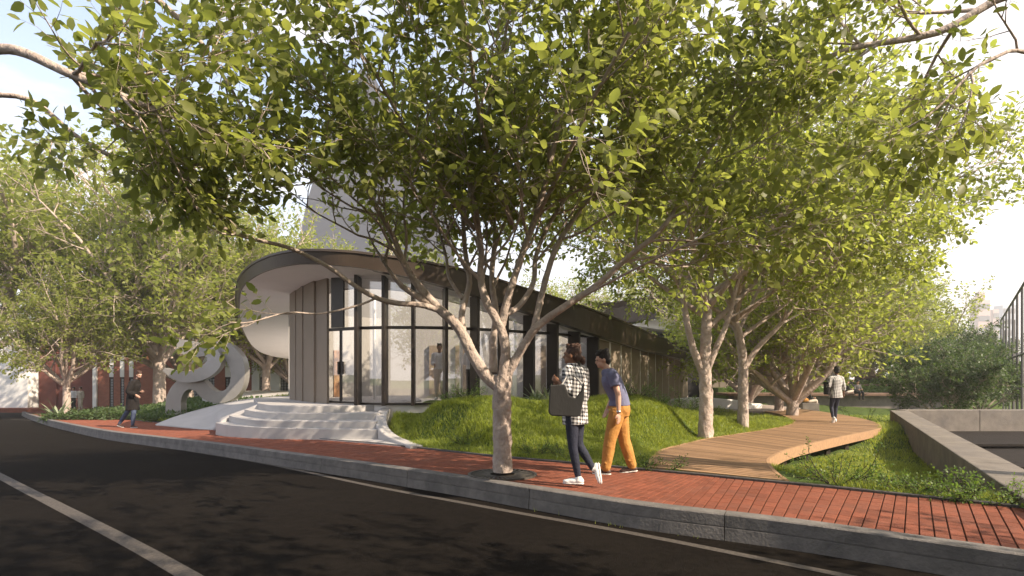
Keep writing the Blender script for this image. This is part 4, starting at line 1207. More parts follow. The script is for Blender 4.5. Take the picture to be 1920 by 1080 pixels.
def leaf_mesh(name, P, D, S, Nn, L, m, far=False, g=None):
    V, SZ, LP = (LEAF3_V, LEAF3_S, LEAF3_L) if far else (LEAF2_V, LEAF2_S, LEAF2_L)
    n = len(P); w = (g.uniform(.85, 1.2, n) if g is not None else np.ones(n))
    X = V[:, 0][None, :, None] * S[:, None, :] * w[:, None, None] + V[:, 1][None, :, None] * D[:, None, :] + V[:, 2][None, :, None] * Nn[:, None, :]
    verts = (P[:, None, :] + X * L[:, None, None]).reshape(-1, 3)
    loops = (LP[None, :] + (np.arange(n) * len(V))[:, None]).reshape(-1)
    return np_mesh(name, verts, np.tile(SZ, n), loops, m)

def copy_tree(src, loc, rz, scale, label, group=None):
    r = src.copy(); col.objects.link(r); r.location = loc; r.rotation_euler = (0, 0, rz); r.scale = (scale,) * 3 if not isinstance(scale, tuple) else scale
    r['label'] = label
    if group: r['group'] = group
    for ch in src.children:
        c = ch.copy(); col.objects.link(c); c.parent = r
    return r

GROUP_T = 'pale barked trees along the street and lawn'
# --- T1 the big tree in the tree pit
def fr_(px, py, Y): return q(px, py, Y)
T1Y = 7.65
t1 = Tree(11, .135, .062); t1.inner = .42
def q1(px, py, dy=0.0): return q(px, py, T1Y + dy)
t1.trunk([q1(942, 884), q1(942, 830), q1(941, 770), q1(942, 705)], .125, .125, 20, 1.12)
KP = lambda p: p.z > 3.05 - .22 * max(0, min(3, p.x - .4)) + (.35 if p.x < -2 else 0)
t1.keep = KP
t1.limb([q1(938, 728), q1(912, 705), q1(886, 665), q1(869, 630), q1(850, 603), q1(820, 577)], .088, .062, 0, 1.2, .3, 14)
t1.limb([q1(824, 581), q1(790, 542, -.05), q1(768, 512, -.1), q1(750, 476, -.2), q1(735, 440, -.3), q1(700, 380, -.5)], .06, .03, 6, 1.7, .35, 12)
t1.limb([q1(830, 584), q1(790, 572, -.1), q1(740, 568, -.2), q1(700, 556, -.35), q1(660, 532, -.5), q1(610, 497, -.7), q1(540, 464, -.9), q1(450, 441, -1.2), q1(375, 398, -1.4), q1(300, 310, -1.7)], .043, .016, 4, 1.0, .74, 10)
t1.wood.tube(catmull([q1(705, 559, -.3), q1(670, 573, -.5), q1(600, 588, -.7), q1(540, 586, -.9), q1(470, 604, -1.2), q1(430, 604, -1.4)], 4), [.016 - .0005 * i for i in range(21)], 6, cap=False)
t1.keep = None
for a, b, c in ((555, 588, -.85), (500, 594, -1.0), (470, 604, -1.2), (440, 604, -1.35)):
    t1.sub(q1(a, b, c), Vector((-.6, -.3, -.35 + .3 * (a == 555))), .62, .006, 5)
t1.keep = KP
t1.limb([q1(872, 640), q1(866, 590, .1), q1(880, 530, .2), q1(872, 470, .3), q1(868, 400, .3)], .05, .03, 6, 1.7, .5, 12)
t1.limb([q1(867, 560, .15), q1(842, 520, .3), q1(836, 480, .5), q1(820, 420, .7)], .03, .018, 4, 1.4, .4, 9)
t1.limb([q1(941, 720), q1(948, 660, -.03), q1(938, 612, -.02), q1(912, 565, 0), q1(901, 520, 0), q1(902, 470, -.1), q1(890, 380, -.3)], .078, .035, 6, 1.8, .55, 14)
t1.limb([q1(925, 700, .1), q1(924, 640, .22), q1(930, 590, .3), q1(922, 520, .45), q1(928, 440, .7), q1(920, 350, .9)], .058, .03, 6, 1.8, .5, 12)
t1.limb([q1(940, 610), q1(952, 560, -.02), q1(968, 510, -.05), q1(985, 460, -.1), q1(1010, 390, -.2), q1(1035, 290, -.4), q1(1060, 180, -.6)], .06, .03, 7, 1.9, .4, 12)
t1.limb([q1(946, 590), q1(975, 572, .1), q1(1000, 530, .15), q1(1005, 480, .25), q1(1030, 420, .4), q1(1085, 330, .6), q1(1110, 240, .8)], .045, .024, 7, 1.9, .4, 11)
t1.limb([q1(950, 705), q1(978, 655, -.05), q1(1008, 612, -.1), q1(1060, 574, -.15), q1(1120, 534, -.2), q1(1180, 480, -.25), q1(1240, 430, -.3), q1(1288, 355, -.3), q1(1316, 300, -.3)], .066, .024, 7, 1.7, .55, 13)
t1.limb([q1(1000, 622, -.05), q1(1014, 560, .0), q1(1030, 500, .05), q1(1050, 450, .1), q1(1090, 390, .1), q1(1150, 300, .1), q1(1190, 200, 0)], .05, .026, 7, 1.8, .45, 12)
t1.limb([q1(1085, 560, -.15), q1(1160, 520, -.5), q1(1240, 480, -.8), q1(1330, 440, -1.0)], .02, .012, 4, 1.2, .5, 8)
t1.limb([q1(960, 420, -.1), q1(930, 330, -.5), q1(900, 220, -1.0), q1(880, 90, -1.6)], .035, .02, 6, 1.7, .3, 9)
t1.limb([q1(890, 430, -.1), q1(820, 340, -.6), q1(760, 240, -1.1), q1(700, 130, -1.6)], .03, .018, 7, 1.6, .3, 9)
t1.limb([q1(1010, 400, -.2), q1(1060, 300, -.8), q1(1110, 190, -1.4), q1(1180, 60, -1.9)], .03, .018, 7, 1.6, .3, 9)
t1.inner = .25
t1.limb([q1(922, 420, .7), q1(900, 300, .2), q1(930, 150, -.4), q1(960, 0, -.9), q1(980, -120, -1.2)], .03, .016, 7, 1.5, .3, 9)
t1.limb([q1(1100, 330, .4), q1(1160, 200, 0), q1(1230, 90, -.4), q1(1290, -30, -.8)], .028, .015, 6, 1.5, .3, 9)
T1 = t1.build('street_tree', 'big pale-barked tree standing in the iron grate beside the walking couple', GROUP_T, M_bark, M_leaf, single_leaves=300)

# --- T2 tree outside the left edge whose branches reach in
t2 = Tree(22, .125, .066)
b2 = Vector((-7.6, 4.6, float(gz(-7.6, 4.6)) - .235))
b2 = Vector((-8.3, 6.2, -.25))
t2.trunk([b2, b2 + Vector((.05, 0, 1.2)), b2 + Vector((.1, -.05, 2.3))], .17, .14, 14)
f2 = b2 + Vector((.1, -.05, 2.2))
t2.limb([f2, q(-120, 160, 5.6), q(0, 92, 5.2), q(130, 138, 5.0), q(230, 180, 5.0), q(310, 215, 5.1)], .07, .02, 8, 1.15, .52, 12)
t2.limb([f2 + Vector((0, 0, .3)), q(-160, -60, 5.5), q(60, -160, 5.3), q(220, -60, 5.6), q(360, 60, 6.0), q(430, 160, 6.3)], .065, .02, 7, 1.1, .45, 10)
t2.limb([f2, q(-140, 240, 6.0), q(30, 180, 6.0), q(150, 260, 6.0), q(260, 320, 6.2), q(340, 350, 6.4)], .04, .015, 5, .8, .55, 8)
t2.limb([q(130, 138, 5.0), q(190, 200, 5.2), q(290, 270, 5.6), q(360, 340, 5.9)], .02, .01, 5, .8, .3, 7)
t2.limb([f2 + Vector((0, 0, .2)), Vector((-8.5, 5.5, 4.2)), Vector((-8.0, 5.0, 6.5))], .08, .03, 6, 2.0, .3, 10)
T2 = t2.build('street_tree', 'overhanging tree reaching in from the upper left corner with large dark leaves', GROUP_T, M_bark, M_leaf, single_leaves=300)

# --- T3 tree outside the right edge
t3 = Tree(33, .12, .055)
b3 = Vector((8.8, 5.6, -1.0))
t3.auto(b3, 5.4, .17, 3, 1.2, 3.0, .9, 4, (15, 40))
t3.limb([b3 + Vector((0, 0, 4.3)), Vector((7.6, 5.8, 4.6)), q(1960, -20, 6.2), q(1760, 60, 6.4), q(1600, 90, 6.6), q(1500, 130, 6.8)], .08, .02, 10, 1.25, .5, 10)
t3.limb([b3 + Vector((0, 0, 4.2)), q(2000, 120, 5.6), q(1860, 110, 5.4), q(1760, 200, 5.4)], .03, .01, 4, .95, .35, 8)
T3 = t3.build('street_tree', 'tree hanging in from the upper right corner with dark leaves against white sky', GROUP_T, M_bark, M_leaf, single_leaves=300)

# --- lawn trees (two modelled, the rest copies)
def own_tree(seed, name, label, base, fork, r, nl, reach, height, Lb, nb, spread, leafm, leaf=.115, sp=.055, n=11, extra=None):
    t = Tree(seed, leaf, sp)
    t.auto(Vector((0, 0, -.1)), fork, r, nl, reach, height, Lb, nb, spread, n)
    if extra: extra(t)
    return t.build(name, label, GROUP_T, M_bark, leafm, loc=base), t
def basep(px, py, Y=None, dz=-.0):
    if Y is None: p = at(px, py)
    else: p = on(px, Y)
    return Vector((p.x, p.y, hzf(p.x, p.y) + dz))
p4 = basep(1322, 822, 12.75)
def ex4(t):
    t.limb([Vector((-.03, 0, 1.35)), Vector((-.30, -.05, 2.0)), Vector((-.48, -.1, 2.9)), Vector((-.6, -.2, 3.8)), Vector((-1.0, -.4, 4.8))], .085, .035, 6, 1.7, .45, 12)
    t.limb([Vector((.02, 0, 1.4)), Vector((.22, -.05, 1.9)), Vector((.45, -.1, 2.5)), Vector((.62, -.2, 3.3)), Vector((1.0, -.3, 4.3))], .075, .03, 6, 1.7, .45, 12)
t4 = Tree(44, .125, .055); t4.inner = .35
t4.trunk([Vector((0, 0, -.15)), Vector((.02, 0, .8)), Vector((0, 0, 1.5)), Vector((.03, 0, 2.4)), Vector((.06, 0, 3.2))], .15, .085, 16, 1.15)
ex4(t4)
for k, (a, an) in enumerate([(0.3, 50), (1.6, 45), (2.9, 52), (4.2, 50), (5.3, 46), (0.9, 20), (3.6, 24), (5.8, 60), (2.2, 60)]):
    an = R(an); d = Vector((math.cos(a) * math.sin(an), math.sin(a) * math.sin(an), math.cos(an)))
    st = Vector((.05, 0, 2.3 + .1 * k)); L = 3.4
    t4.limb([st, st + d * L * .35, st + d * L * .7 + Vector((0, 0, .05)), st + d * L + Vector((0, 0, .2))], .06, .022, 8, 1.8, .3, 10)
T4 = t4.build('lawn_tree', 'pale trunk tree on lawn edge standing against the near boardwalk curve', GROUP_T, M_bark, M_leaf_sun, loc=p4)
T4.scale = (1.1,) * 3
p5 = basep(1393, 808, 15.2)
t5 = Tree(55, .125, .058); t5.inner = .35
t5.trunk([Vector((0, 0, -.15)), Vector((0, 0, .9)), Vector((.0, 0, 1.6)), Vector((-.12, 0, 2.3)), Vector((-.3, .1, 3.1))], .13, .08, 14, 1.12)
t5.limb([Vector((.0, 0, 1.35)), Vector((.35, 0, 1.9)), Vector((.8, -.1, 2.4)), Vector((1.2, -.3, 3.0)), Vector((2.2, -.6, 3.9)), Vector((3.6, -.9, 4.6))], .075, .028, 9, 1.6, .35, 11)
for k, (a, an) in enumerate([(0.1, 55), (0.8, 48), (1.9, 50), (3.1, 52), (4.4, 50), (5.5, 58), (0.5, 22), (3.3, 20), (6.0, 38), (5.0, 30)]):
    an = R(an); d = Vector((math.cos(a) * math.sin(an), math.sin(a) * math.sin(an), math.cos(an)))
    st = Vector((-.15, 0, 2.1 + .11 * k)); L = 3.9
    t5.limb([st, st + d * L * .35, st + d * L * .7 + Vector((0, 0, .05)), st + d * L + Vector((0, 0, .25))], .055, .022, 8, 1.9, .3, 10)
t5.limb([Vector((-.1, 0, 2.6)), Vector((1.6, -.2, 4.0)), Vector((3.6, -.4, 5.3)), Vector((5.2, -.5, 6.0))], .06, .022, 10, 1.8, .3, 10)
T5 = t5.build('lawn_tree', 'second pale trunk tree on lawn with a long limb forking right', GROUP_T, M_bark, M_leaf_sun, loc=p5)
T5.scale = (1.12,) * 3
# --- far variants
def vase(seed, leafm, fork=1.5, r=.2, nl=9, reach=4.2, height=5.0, Lb=1.9, nb=6, leaf=.17, sp=.085, spread=(24, 60), low=0):
    t = Tree(seed, leaf, sp, far=True)
    t.keep = lambda p: p.z > 1.75
    t.auto(Vector((0, 0, -.25)), fork, r, nl, reach, height, Lb, nb, spread)
    return t
tA = vase(66, M_leaf_sun, 1.3, .24, 12, 5.6, 6.6, 2.4, 8)
p6 = basep(1487, 765, 21.5)
TA = tA.build('lawn_tree', 'broad many-limbed tree behind the boardwalk beyond the couple of lawn trees', GROUP_T, M_bark, M_leaf_sun, loc=p6)
tB = vase(77, M_leaf_sun, 2.1, .2, 10, 4.2, 5.6, 2.0, 7, spread=(20, 50))
p8 = at(124, 777)
TB = tB.build('street_tree', 'spreading low vase-shaped tree in a grate on the far left sidewalk', GROUP_T, M_bark, M_leaf_sun, loc=p8)
TB.rotation_euler = (0, 0, 1.0)
def cp(src, px, Y, rz, sc, label, dz=0.0):
    p = on(px, Y); p.z += dz
    if py_override.get((px, Y)) is not None: p.z = py_override[(px, Y)]
    return copy_tree(src, p, rz, sc, label, GROUP_T)
py_override = {}
cp(TB, 298, 34, 2.1, 1.9, 'tall tree with steep limbs behind the man in the dark coat')
cp(TA, 352, 37, 0.4, 1.8, 'leaning tree directly behind the left side of the sculpture')
cp(TB, 500, 40, 4.4, 1.5, 'bright white-lit forked tree between the sculpture and the pavilion')
cp(TA, 553, 42, 5.2, 1.2, 'pale trunk tree partly hidden by the pavilion west fins')
cp(TB, -30, 33, 3.3, 2.3, 'bright green tree filling the far left edge of view')
cp(TA, 640, 56, 2.2, 2.0, 'tall tree crown showing just above the pavilion roof')
cp(TB, 800, 60, 0.2, 1.7, 'tree crown rising behind the pavilion under the grey tower')
cp(TB, 430, 52, 1.9, 2.2, 'tree crown above the sculpture in full sun')
cp(TA, 1130, 50, 0.9, 1.35, 'dark tree crown behind the pavilion roof above the dark canopy')
cp(TB, 1000, 58, 2.9, 1.5, 'tree behind the pavilion seen between forks of the big tree')
cp(TB, 1462, 25, 2.6, 1.05, 'slender forked tree just left of the broad lawn tree')
cp(TA, 1405, 31, 4.4, 1.1, 'tree by the white curved bench in front of the rear pavilion')
cp(TB, 1560, 44, 5.0, 1.3, 'tree on the terrace behind the standing man in white shirt')
cp(TA, 1640, 47, 2.0, 1.35, 'tree growing beside the upper timber seat terrace')
cp(TB, 1690, 42, 3.7, .95, 'tree rising behind the feathery shrub tree')
cp(TA, 1500, 62, 1.4, 1.5, 'distant tree at the end of the terrace row')
# street trees on the near side of the road that throw the shade
OT = [(-2.6, -3.9, .95, .7, 'first street tree of the row across the road behind the viewpoint'), (1.4, -3.6, 1.0, 2.4, 'second street tree across the road with crown over the lane marking'), (4.8, -3.2, .95, 4.0, 'third street tree across the road shading the dark asphalt'),
      (8.0, -2.8, .85, 5.1, 'fourth street tree across the road shading the edge line'), (11.3, -3.2, .80, 1.2, 'fifth street tree across the road shading the kerb face'), (14.9, -3.4, .85, 3.1, 'last street tree across the road far to the right')]
for x, y, sc, rz_, lb in OT: copy_tree(TA, Vector((x, y, -.25)), rz_, sc, lb, GROUP_T)

# ------------------------------------------------------------------ shrubs and plants
def bush(seed, h, w, nst, leaf, sp, m, wood=M_darkwood, dens=4):
    t = Tree(seed, leaf, sp)
    for k in range(nst):
        a = t.r.uniform(0, 6.28); d = Vector((math.cos(a) * w, math.sin(a) * w, h)).normalized()
        L = h * t.r.uniform(.8, 1.25)
        P = t.path(Vector((math.cos(a) * w * .12, math.sin(a) * w * .12, -.03)), d, L, 5, .14, .0)
        t.wood.tube(P, [.012 * h * (1 - .13 * i) + .002 for i in range(6)], 4, cap=False)
        t.spawn(P, dens, lambda p, dd, tt: t.twig(p, dd, L * t.r.uniform(.25, .45), .003), .25, 50)
        t.twig(P[-1], P[-1] - P[-2], L * .3, .003)
    return t
def shrub_proto(seed, h, w, nst, leaf, sp, m, loc, label, group, dens=4, name='shrub', cat='shrub', wood=M_darkwood):
    t = bush(seed, h, w, nst, leaf, sp, m, wood, dens)
    root = empty(name, loc, 0, label, cat, group)
    t.wood.build('stem', wood, root, True)
    P, D, S, Nn, L = t.leaf_arrays()
    link_mesh('foliage', leaf_mesh('foliage', P, D, S, Nn, L, m, False, t.nr), None, root)
    return root
def ep(px, d, extra=0):
    """point d metres behind the edging at picture column px"""
    for i in range(400):
        Y = 4 + i * .05; x = (px - 960) / F * Y
        if Y - float(y_edge(x)) >= d: break
    return Vector((x, Y, hzf(x, Y)))
GS = 'low leafy shrubs along the sidewalk edging'
S1 = shrub_proto(5, .46, .62, 16, .038, .022, M_leaf_s, ep(1572, .55), 'loose open shrub with bare stems between boardwalk and edging', GS, 6)
S2 = shrub_proto(6, .30, .8, 22, .034, .02, M_leaf_s, ep(1700, .5), 'low dense leafy shrub by the edging left of concrete wall end', GS, 6)
def cps(src, px, d, rz, sc, label): return copy_tree(src, ep(px, d), rz, sc, label, GS)
cps(S2, 1760, .42, 1.1, 1.0, 'low leafy shrub in front of the concrete wall face')
cps(S2, 1815, .34, 2.3, 1.05, 'low leafy shrub covering the near end of the concrete wall')
cps(S2, 1880, .35, 3.3, 1.2, 'bright low shrub at the right edge beside the wall coping')
cps(S2, 1650, .7, 4.1, .8, 'small sparse shrub in lawn right of the loose open shrub')
cps(S1, 1065, .45, 1.6, .75, 'small shrub in tall grass right behind the walking woman')
cps(S1, 1000, .5, 3.1, .7, 'small weedy shrub in grass between big tree and walking woman')
cps(S2, 1240, .35, .4, .9, 'leafy shrub at the left corner of the boardwalk')
cps(S2, 1190, .4, 2.4, .8, 'low shrub right of the man in orange trousers')
cps(S1, 870, .6, 2.0, .65, 'small shrub in grass left of the big tree trunk')
for i, (px, Y, sc, lab) in enumerate([(880, 12.6, .9, 'small shrub on the crest of the left grass mound'), (860, 13.1, 1.0, 'shrub on mound crest in front of the glass wall'), (1195, 13.6, 1.0, 'light shrub on the crest of the right grass mound'),
                                      (1225, 13.9, .9, 'small shrub on right mound beside taupe wall'), (1275, 15.5, 1.3, 'shrub at the base of the taupe wall near bench'), (990, 13.2, .7, 'small shrub in the dip between both mounds'),
                                      (1300, 19, 1.5, 'tall shrub beside the white curved bench'), (1440, 27, 2.6, 'rounded shrub behind the white curved bench'), (1625, 22.5, 1.8, 'pale shrub at far end of boardwalk'), (1650, 21, 1.6, 'leafy shrub behind the widest bend of boardwalk'), (1600, 24, 1.6, 'white flowering shrub left of the concrete wall corner')]):
    p = on(px, Y); copy_tree(S2 if i % 2 else S1, p, i * 1.3, sc, lab, 'shrubs on the mounds and beds')
# left planting of dark low shrubs
rs = random.Random(9); lab_i = 0
left_labels = ['dark low shrub nearest the man in the dark coat', 'dark low shrub left of the man in coat by the edging', 'low green shrub between the far left tree and the couple', 'spiky low shrub beside the far left trunk',
               'low green shrub filling bed right of the far left tree', 'low shrub behind the man in the dark coat', 'low shrub at the foot of the sculpture left leg', 'low shrub at the tip of the concrete bank',
               'green shrub mid bed under the brick piers', 'small shrub at back of the left bed by pale column', 'low shrub at left bed edge near the road corner', 'bright shrub right of the sculpture foot']
lp = [(262, 1.0, 2.0), (215, 1.2, 2.0), (170, 1.0, 2.1), (128, 3.0, 1.8), (150, 2.2, 2.2), (275, 3.0, 2.2), (325, 4.5, 1.8), (300, .5, 1.6), (200, 4.0, 2.4), (240, 6.0, 2.4), (110, 2.2, 1.3), (385, 9.0, 1.8)]
S3 = shrub_proto(8, .30, .9, 26, .06, .03, M_leaf_d, ep(*lp[0][:2]), left_labels[0], 'dark low shrubs in the left bed', 6); S3.scale = (2, 2, 1.7)
for (px, d, sc), lb in zip(lp[1:], left_labels[1:]): copy_tree(S3, ep(px, d), rs.uniform(0, 6), (sc, sc, sc * .8), lb, 'dark low shrubs in the left bed')
# ground cover mass for the left bed and terrace beds
def cover(name, fn, n, leaf, m, seed, label):
    g = np.random.default_rng(seed); P = []
    while len(P) < n:
        x, y = fn(g); z = hzf(x, y)
        P.append((x, y, z + g.uniform(.02, .28)))
    P = np.array(P); nn = len(P)
    D = g.normal(0, 1, (nn, 3)); D[:, 2] = np.abs(D[:, 2]) + .3; D /= np.linalg.norm(D, axis=1, keepdims=True)
    S = np.cross(D, g.normal(0, 1, (nn, 3))); S /= np.linalg.norm(S, axis=1, keepdims=True); Nn = np.cross(S, D)
    o = link_mesh(name, leaf_mesh(name, P, D, S, Nn, leaf * g.uniform(.6, 1.3, nn), m, True, g)); tag(o, label, 'plants', kind='stuff')
def f_left(g):
    while True:
        px = g.uniform(60, 330); d = g.uniform(.2, 7) ; 
        x = (px - 960) / F * (19 + g.uniform(0, 12)); y = float(y_edge(x)) + d
        if (px < 300 or d > 3) and x > EX[0] + 4: return x, y
cover('ground_cover', f_left, 14000, .16, M_leaf_d, 4, 'dark green ground cover in the bed behind the left sidewalk')
def f_terr(g):
    return (g.uniform(15, 30), g.uniform(37, 39.6)) if g.random() < .6 else (g.uniform(16, 34), g.uniform(40.8, 44.8))
g = np.random.default_rng(5)
P = np.array([(*f_terr(g), 0) for _ in range(9000)]); P[:, 2] = np.where(P[:, 1] < 40, .0, .34) + g.uniform(0, .45, len(P))
D = g.normal(0, 1, P.shape); D /= np.linalg.norm(D, axis=1, keepdims=True); S = np.cross(D, g.normal(0, 1, P.shape)); S /= np.linalg.norm(S, axis=1, keepdims=True)
tag(link_mesh('terrace_planting', leaf_mesh('terrace_planting', P, D, S, np.cross(S, D), .2 * g.uniform(.6, 1.3, len(P)), M_leaf_s, True, g)), 'green planting between the terrace seats', 'plants', kind='stuff')

# feathery multi-stem shrub trees right
def feather(seed):
    t = Tree(seed, .10, .026, far=True)
    for k in range(9):
        a = k * 2.4; an = R(t.r.uniform(22, 62)); d = Vector((math.cos(a) * math.sin(an), math.sin(a) * math.sin(an), math.cos(an)))
        L = t.r.uniform(1.7, 2.4)
        t.limb([Vector((0, 0, -.1)), d * L * .4, d * L * .75 + Vector((.05, 0, .1)), d * L + Vector((0, 0, .15))], .05, .018, 8, 1.05, .3, 6, 48)
    return t
tF = feather(91)
pf = on(1768, 23.5); pf.z = -.55
TF = tF.build('shrub_tree', 'dark feathery multi-stemmed shrub tree behind the concrete wall', 'feathery shrub trees right', M_bark, M_leaf_d, loc=pf, cat='shrub tree')
TF.scale = (1.05, 1.0, 1.0)
p = on(1838, 25.5); p.z = -.4; copy_tree(TF, p, 2.0, (.95, .95, 1.05), 'feathery shrub tree beside the steel screen posts')
p = on(1800, 36); p.z = -.4; copy_tree(TF, p, 4.0, 1.5, 'paler feathery shrub tree further back near the screen')

# agaves by the pavilion
def agave(loc, label, sc, rz):
    if not hasattr(agave, 'proto'):
        rt = empty('agave', loc, rz, label, 'agave', 'pale agaves along the pavilion wall')
        rr = random.Random(2)
        for k in range(15):
            a = k * 2.4; an = R(18 + 3.4 * k); L = rr.uniform(.42, .6); mb = MB()
            d = Vector((math.cos(a) * math.sin(an), math.sin(a) * math.sin(an), math.cos(an))); s_ = Vector((-math.sin(a), math.cos(a), 0))
            pts = []
            for j in range(6):
                t = j / 5; c = d * L * t + Vector((0, 0, -.10 * t * t)); w = .045 * (1 - t) ** .6 * (.75 + .5 * t) + .001
                pts += [c - s_ * w + Vector((0, 0, .012)), c, c + s_ * w + Vector((0, 0, .012))]
            mb.add(pts, [(j * 3 + i, j * 3 + i + 1, j * 3 + i + 4, j * 3 + i + 3) for j in range(5) for i in range(2)])
            mb.build('blade', M_agave, rt, True)
        agave.proto = rt; rt.scale = (sc,) * 3; return rt
    return copy_tree(agave.proto, loc, rz, sc, label)
agave(on(1006, 13.9) + Vector((0, 0, .05)), 'pale agave right of the tree behind the woman with bag', 1.1, 0)
agave(on(1028, 13.6) + Vector((0, 0, .05)), 'pale agave directly behind the woman grey bag', .95, 1)
agave(on(1268, 17.5) + Vector((0, 0, .05)), 'pale agave at taupe wall left of white bench', 1.1, 2)
agave(on(1252, 16.4) + Vector((0, 0, .05)), 'small pale agave at the right mound crest', .8, 3)
agave(ep(108, 3.6), 'large spiky plant left of the far left tree', 1.9, 4)

# grass on mounds and lawns
def grass(name, label, boxes, seed):
    g = np.random.default_rng(seed); Ps = []
    for (x0, x1, y0, y1, n) in boxes:
        x = g.uniform(x0, x1, n); y = g.uniform(y0, y1, n); Ps.append(np.stack([x, y], 1))
    P = np.concatenate(Ps); x, y = P[:, 0], P[:, 1]
    d = y - y_edge(x); ok = d > .08
    # keep to the region: not on steps, deck, pavilion
    def inside(px_, py_, poly):
        r = np.zeros(len(px_), bool); n = len(poly); j = n - 1
        for i in range(n):
            xi, yi = poly[i]; xj, yj = poly[j]
            c = ((yi > py_) != (yj > py_)) & (px_ < (xj - xi) * (py_ - yi) / (yj - yi + 1e-12) + xi); r ^= c; j = i
        return r
    deck_poly = [(p.x, p.y) for p in dl] + [(p.x, p.y) for p in dr[::-1]]
    stp = [(-9, 10), (-8.2, 16), (-8.0, 21), (-3, 21), (RC[0].x + .2, RC[0].y)] + [(p.x + .2, p.y) for p in RC] + [(RC[-1].x, 8)]
    rmp = [(p.x, p.y) for p in fr] + [(p.x, p.y) for p in bk[::-1]]
    fpoly = [(p.x, p.y - .15) for p in FC] + [(12, 43), (-9, 42)]
    wl = [(W1a.x - 1.7, W1a.y - 3), (W1b.x - .02, W1b.y), (W1b.x + 6, W1b.y + .4), (30, 19.6), (30, 0)]
    for poly in (deck_poly, stp, rmp, fpoly, wl): ok &= ~inside(x, y, poly)
    x, y = x[ok], y[ok]; n = len(x); z = hz(x, y)
    cl = np.sin(x * 3.1 + np.sin(y * 2.3) * 2) * np.sin(y * 2.9 + np.sin(x * 1.7) * 2)
    h = g.uniform(.05, .125, n) * (1 + .4 * cl) * np.clip(.8 + y / 40, .8, 1.5)
    a = g.uniform(0, 2 * np.pi, n); lean = g.uniform(.1, .75, n)
    D = np.stack([np.cos(a) * lean, np.sin(a) * lean, np.ones(n)], 1); D /= np.linalg.norm(D, axis=1, keepdims=True)
    S = np.stack([-np.sin(a), np.cos(a), np.zeros(n)], 1)
    w = g.uniform(.0022, .0045, n) * np.clip(y / 7, 1, 2.6)
    B = np.stack([x, y, z - .01], 1)
    m1 = B + D * (h * .55)[:, None]; tp = B + D * h[:, None] + np.stack([np.cos(a), np.sin(a), -np.ones(n) * .3], 1) * (h * .3)[:, None]
    V = np.stack([B - S * w[:, None], B + S * w[:, None], m1 + S * (w * .8)[:, None], m1 - S * (w * .8)[:, None], tp], 1).reshape(-1, 3)
    base = np.arange(n)[:, None] * 5
    loops = np.concatenate([base + np.array([[0, 1, 2, 3]]), base + np.array([[3, 2, 4]])], 1).reshape(-1)
    me = np_mesh(name, V, np.tile([4, 3], n), loops, M_grass)
    return tag(link_mesh(name, me), label, 'grass', kind='stuff')
grass('grass', 'long sunlit grass over mounds and lawns round the boardwalk', [(-4, 4, 8.3, 15.5, 170000), (4, 8, 5, 16, 100000), (8, 14, 5.5, 19, 40000), (4, 9, 16, 19, 14000), (2, 14, 15, 27, 36000), (-20, -7, 15, 27, 26000), (-33, -17, 24, 42, 16000), (12, 34, 21, 34, 30000)], 12)
# tufts along the kerb foot
g = np.random.default_rng(8); kk = resample(kerb_w, .02); V = []; LPs = []; cnt = 0
for _ in range(420):
    i = int(g.integers(0, len(kk))); p = kk[i]
    px = 960 + p.x / p.y * F
    if not (980 < px < 1400): continue
    if math.sin(px * .05) + g.normal(0, .4) < .1: continue
    n = nrm(kk, i); n = -n if n.y < 0 else n
    b = p - n * (.205 + g.uniform(.0, .12)); h = g.uniform(.02, .06); a = g.uniform(0, 6.28); zb = float(gz(b.x, b.y)) - KERB_H
    V += [(b.x - .003, b.y, zb), (b.x + .003, b.y, zb), (b.x + math.cos(a) * h * .4, b.y + math.sin(a) * h * .4, zb + h)]; LPs += [cnt, cnt + 1, cnt + 2]; cnt += 3
if cnt: tag(link_mesh('kerb_weeds', np_mesh('kerb_weeds', np.array(V), np.full(cnt // 3, 3), np.array(LPs), M_grass)), 'thin weeds sprouting at the foot of the kerb', 'weeds', kind='stuff')

# tree grates
def grate(c, Rr, label):
    r_ = empty('tree_grate', (c.x, c.y, float(gz(c.x, c.y)) + .0), 0, label, 'tree grate', 'round iron tree grates')
    def ring(a, b, z0, z1, name):
        mb = MB(); n = 40
        for k in range(n):
            an = 2 * math.pi * k / n
            for rr, z in ((a, z0), (a, z1), (b, z1), (b, z0)):
                x, y = rr * math.cos(an), rr * math.sin(an); mb.v.append((x, y, z + float(gz(c.x + x, c.y + y)) - float(gz(c.x, c.y))))
        for k in range(n):
            k2 = (k + 1) % n
            for j in range(4): mb.f.append((k * 4 + j, k * 4 + (j + 1) % 4, k2 * 4 + (j + 1) % 4, k2 * 4 + j))
        mb.build(name, M_iron, r_)
    ring(Rr * .92, Rr, -.03, .022, 'rim'); ring(Rr * .36, Rr * .43, -.03, .018, 'rim')
    mb = MB(); mb.tube([(0, 0, -.05), (0, 0, .004)], Rr * .93, 32); mb.build('soil', M_soild, r_)
    for k in range(36):
        a = 2 * math.pi * k / 36; rm = Rr * .665; mb = MB(); zc = float(gz(c.x + rm * math.cos(a), c.y + rm * math.sin(a))) - float(gz(c.x, c.y))
        mb.box((rm * math.cos(a), rm * math.sin(a), zc + .006), (Rr * .5, .032, .02), a + R(14)); mb.build('bar', M_iron, r_)
grate(Vector((q1(942, 884).x, 7.62, 0)), .47, 'round cast iron tree grate with radial slots at foot of big tree')
grate(p8, .8, 'round dark tree grate at foot of the far left sidewalk tree')

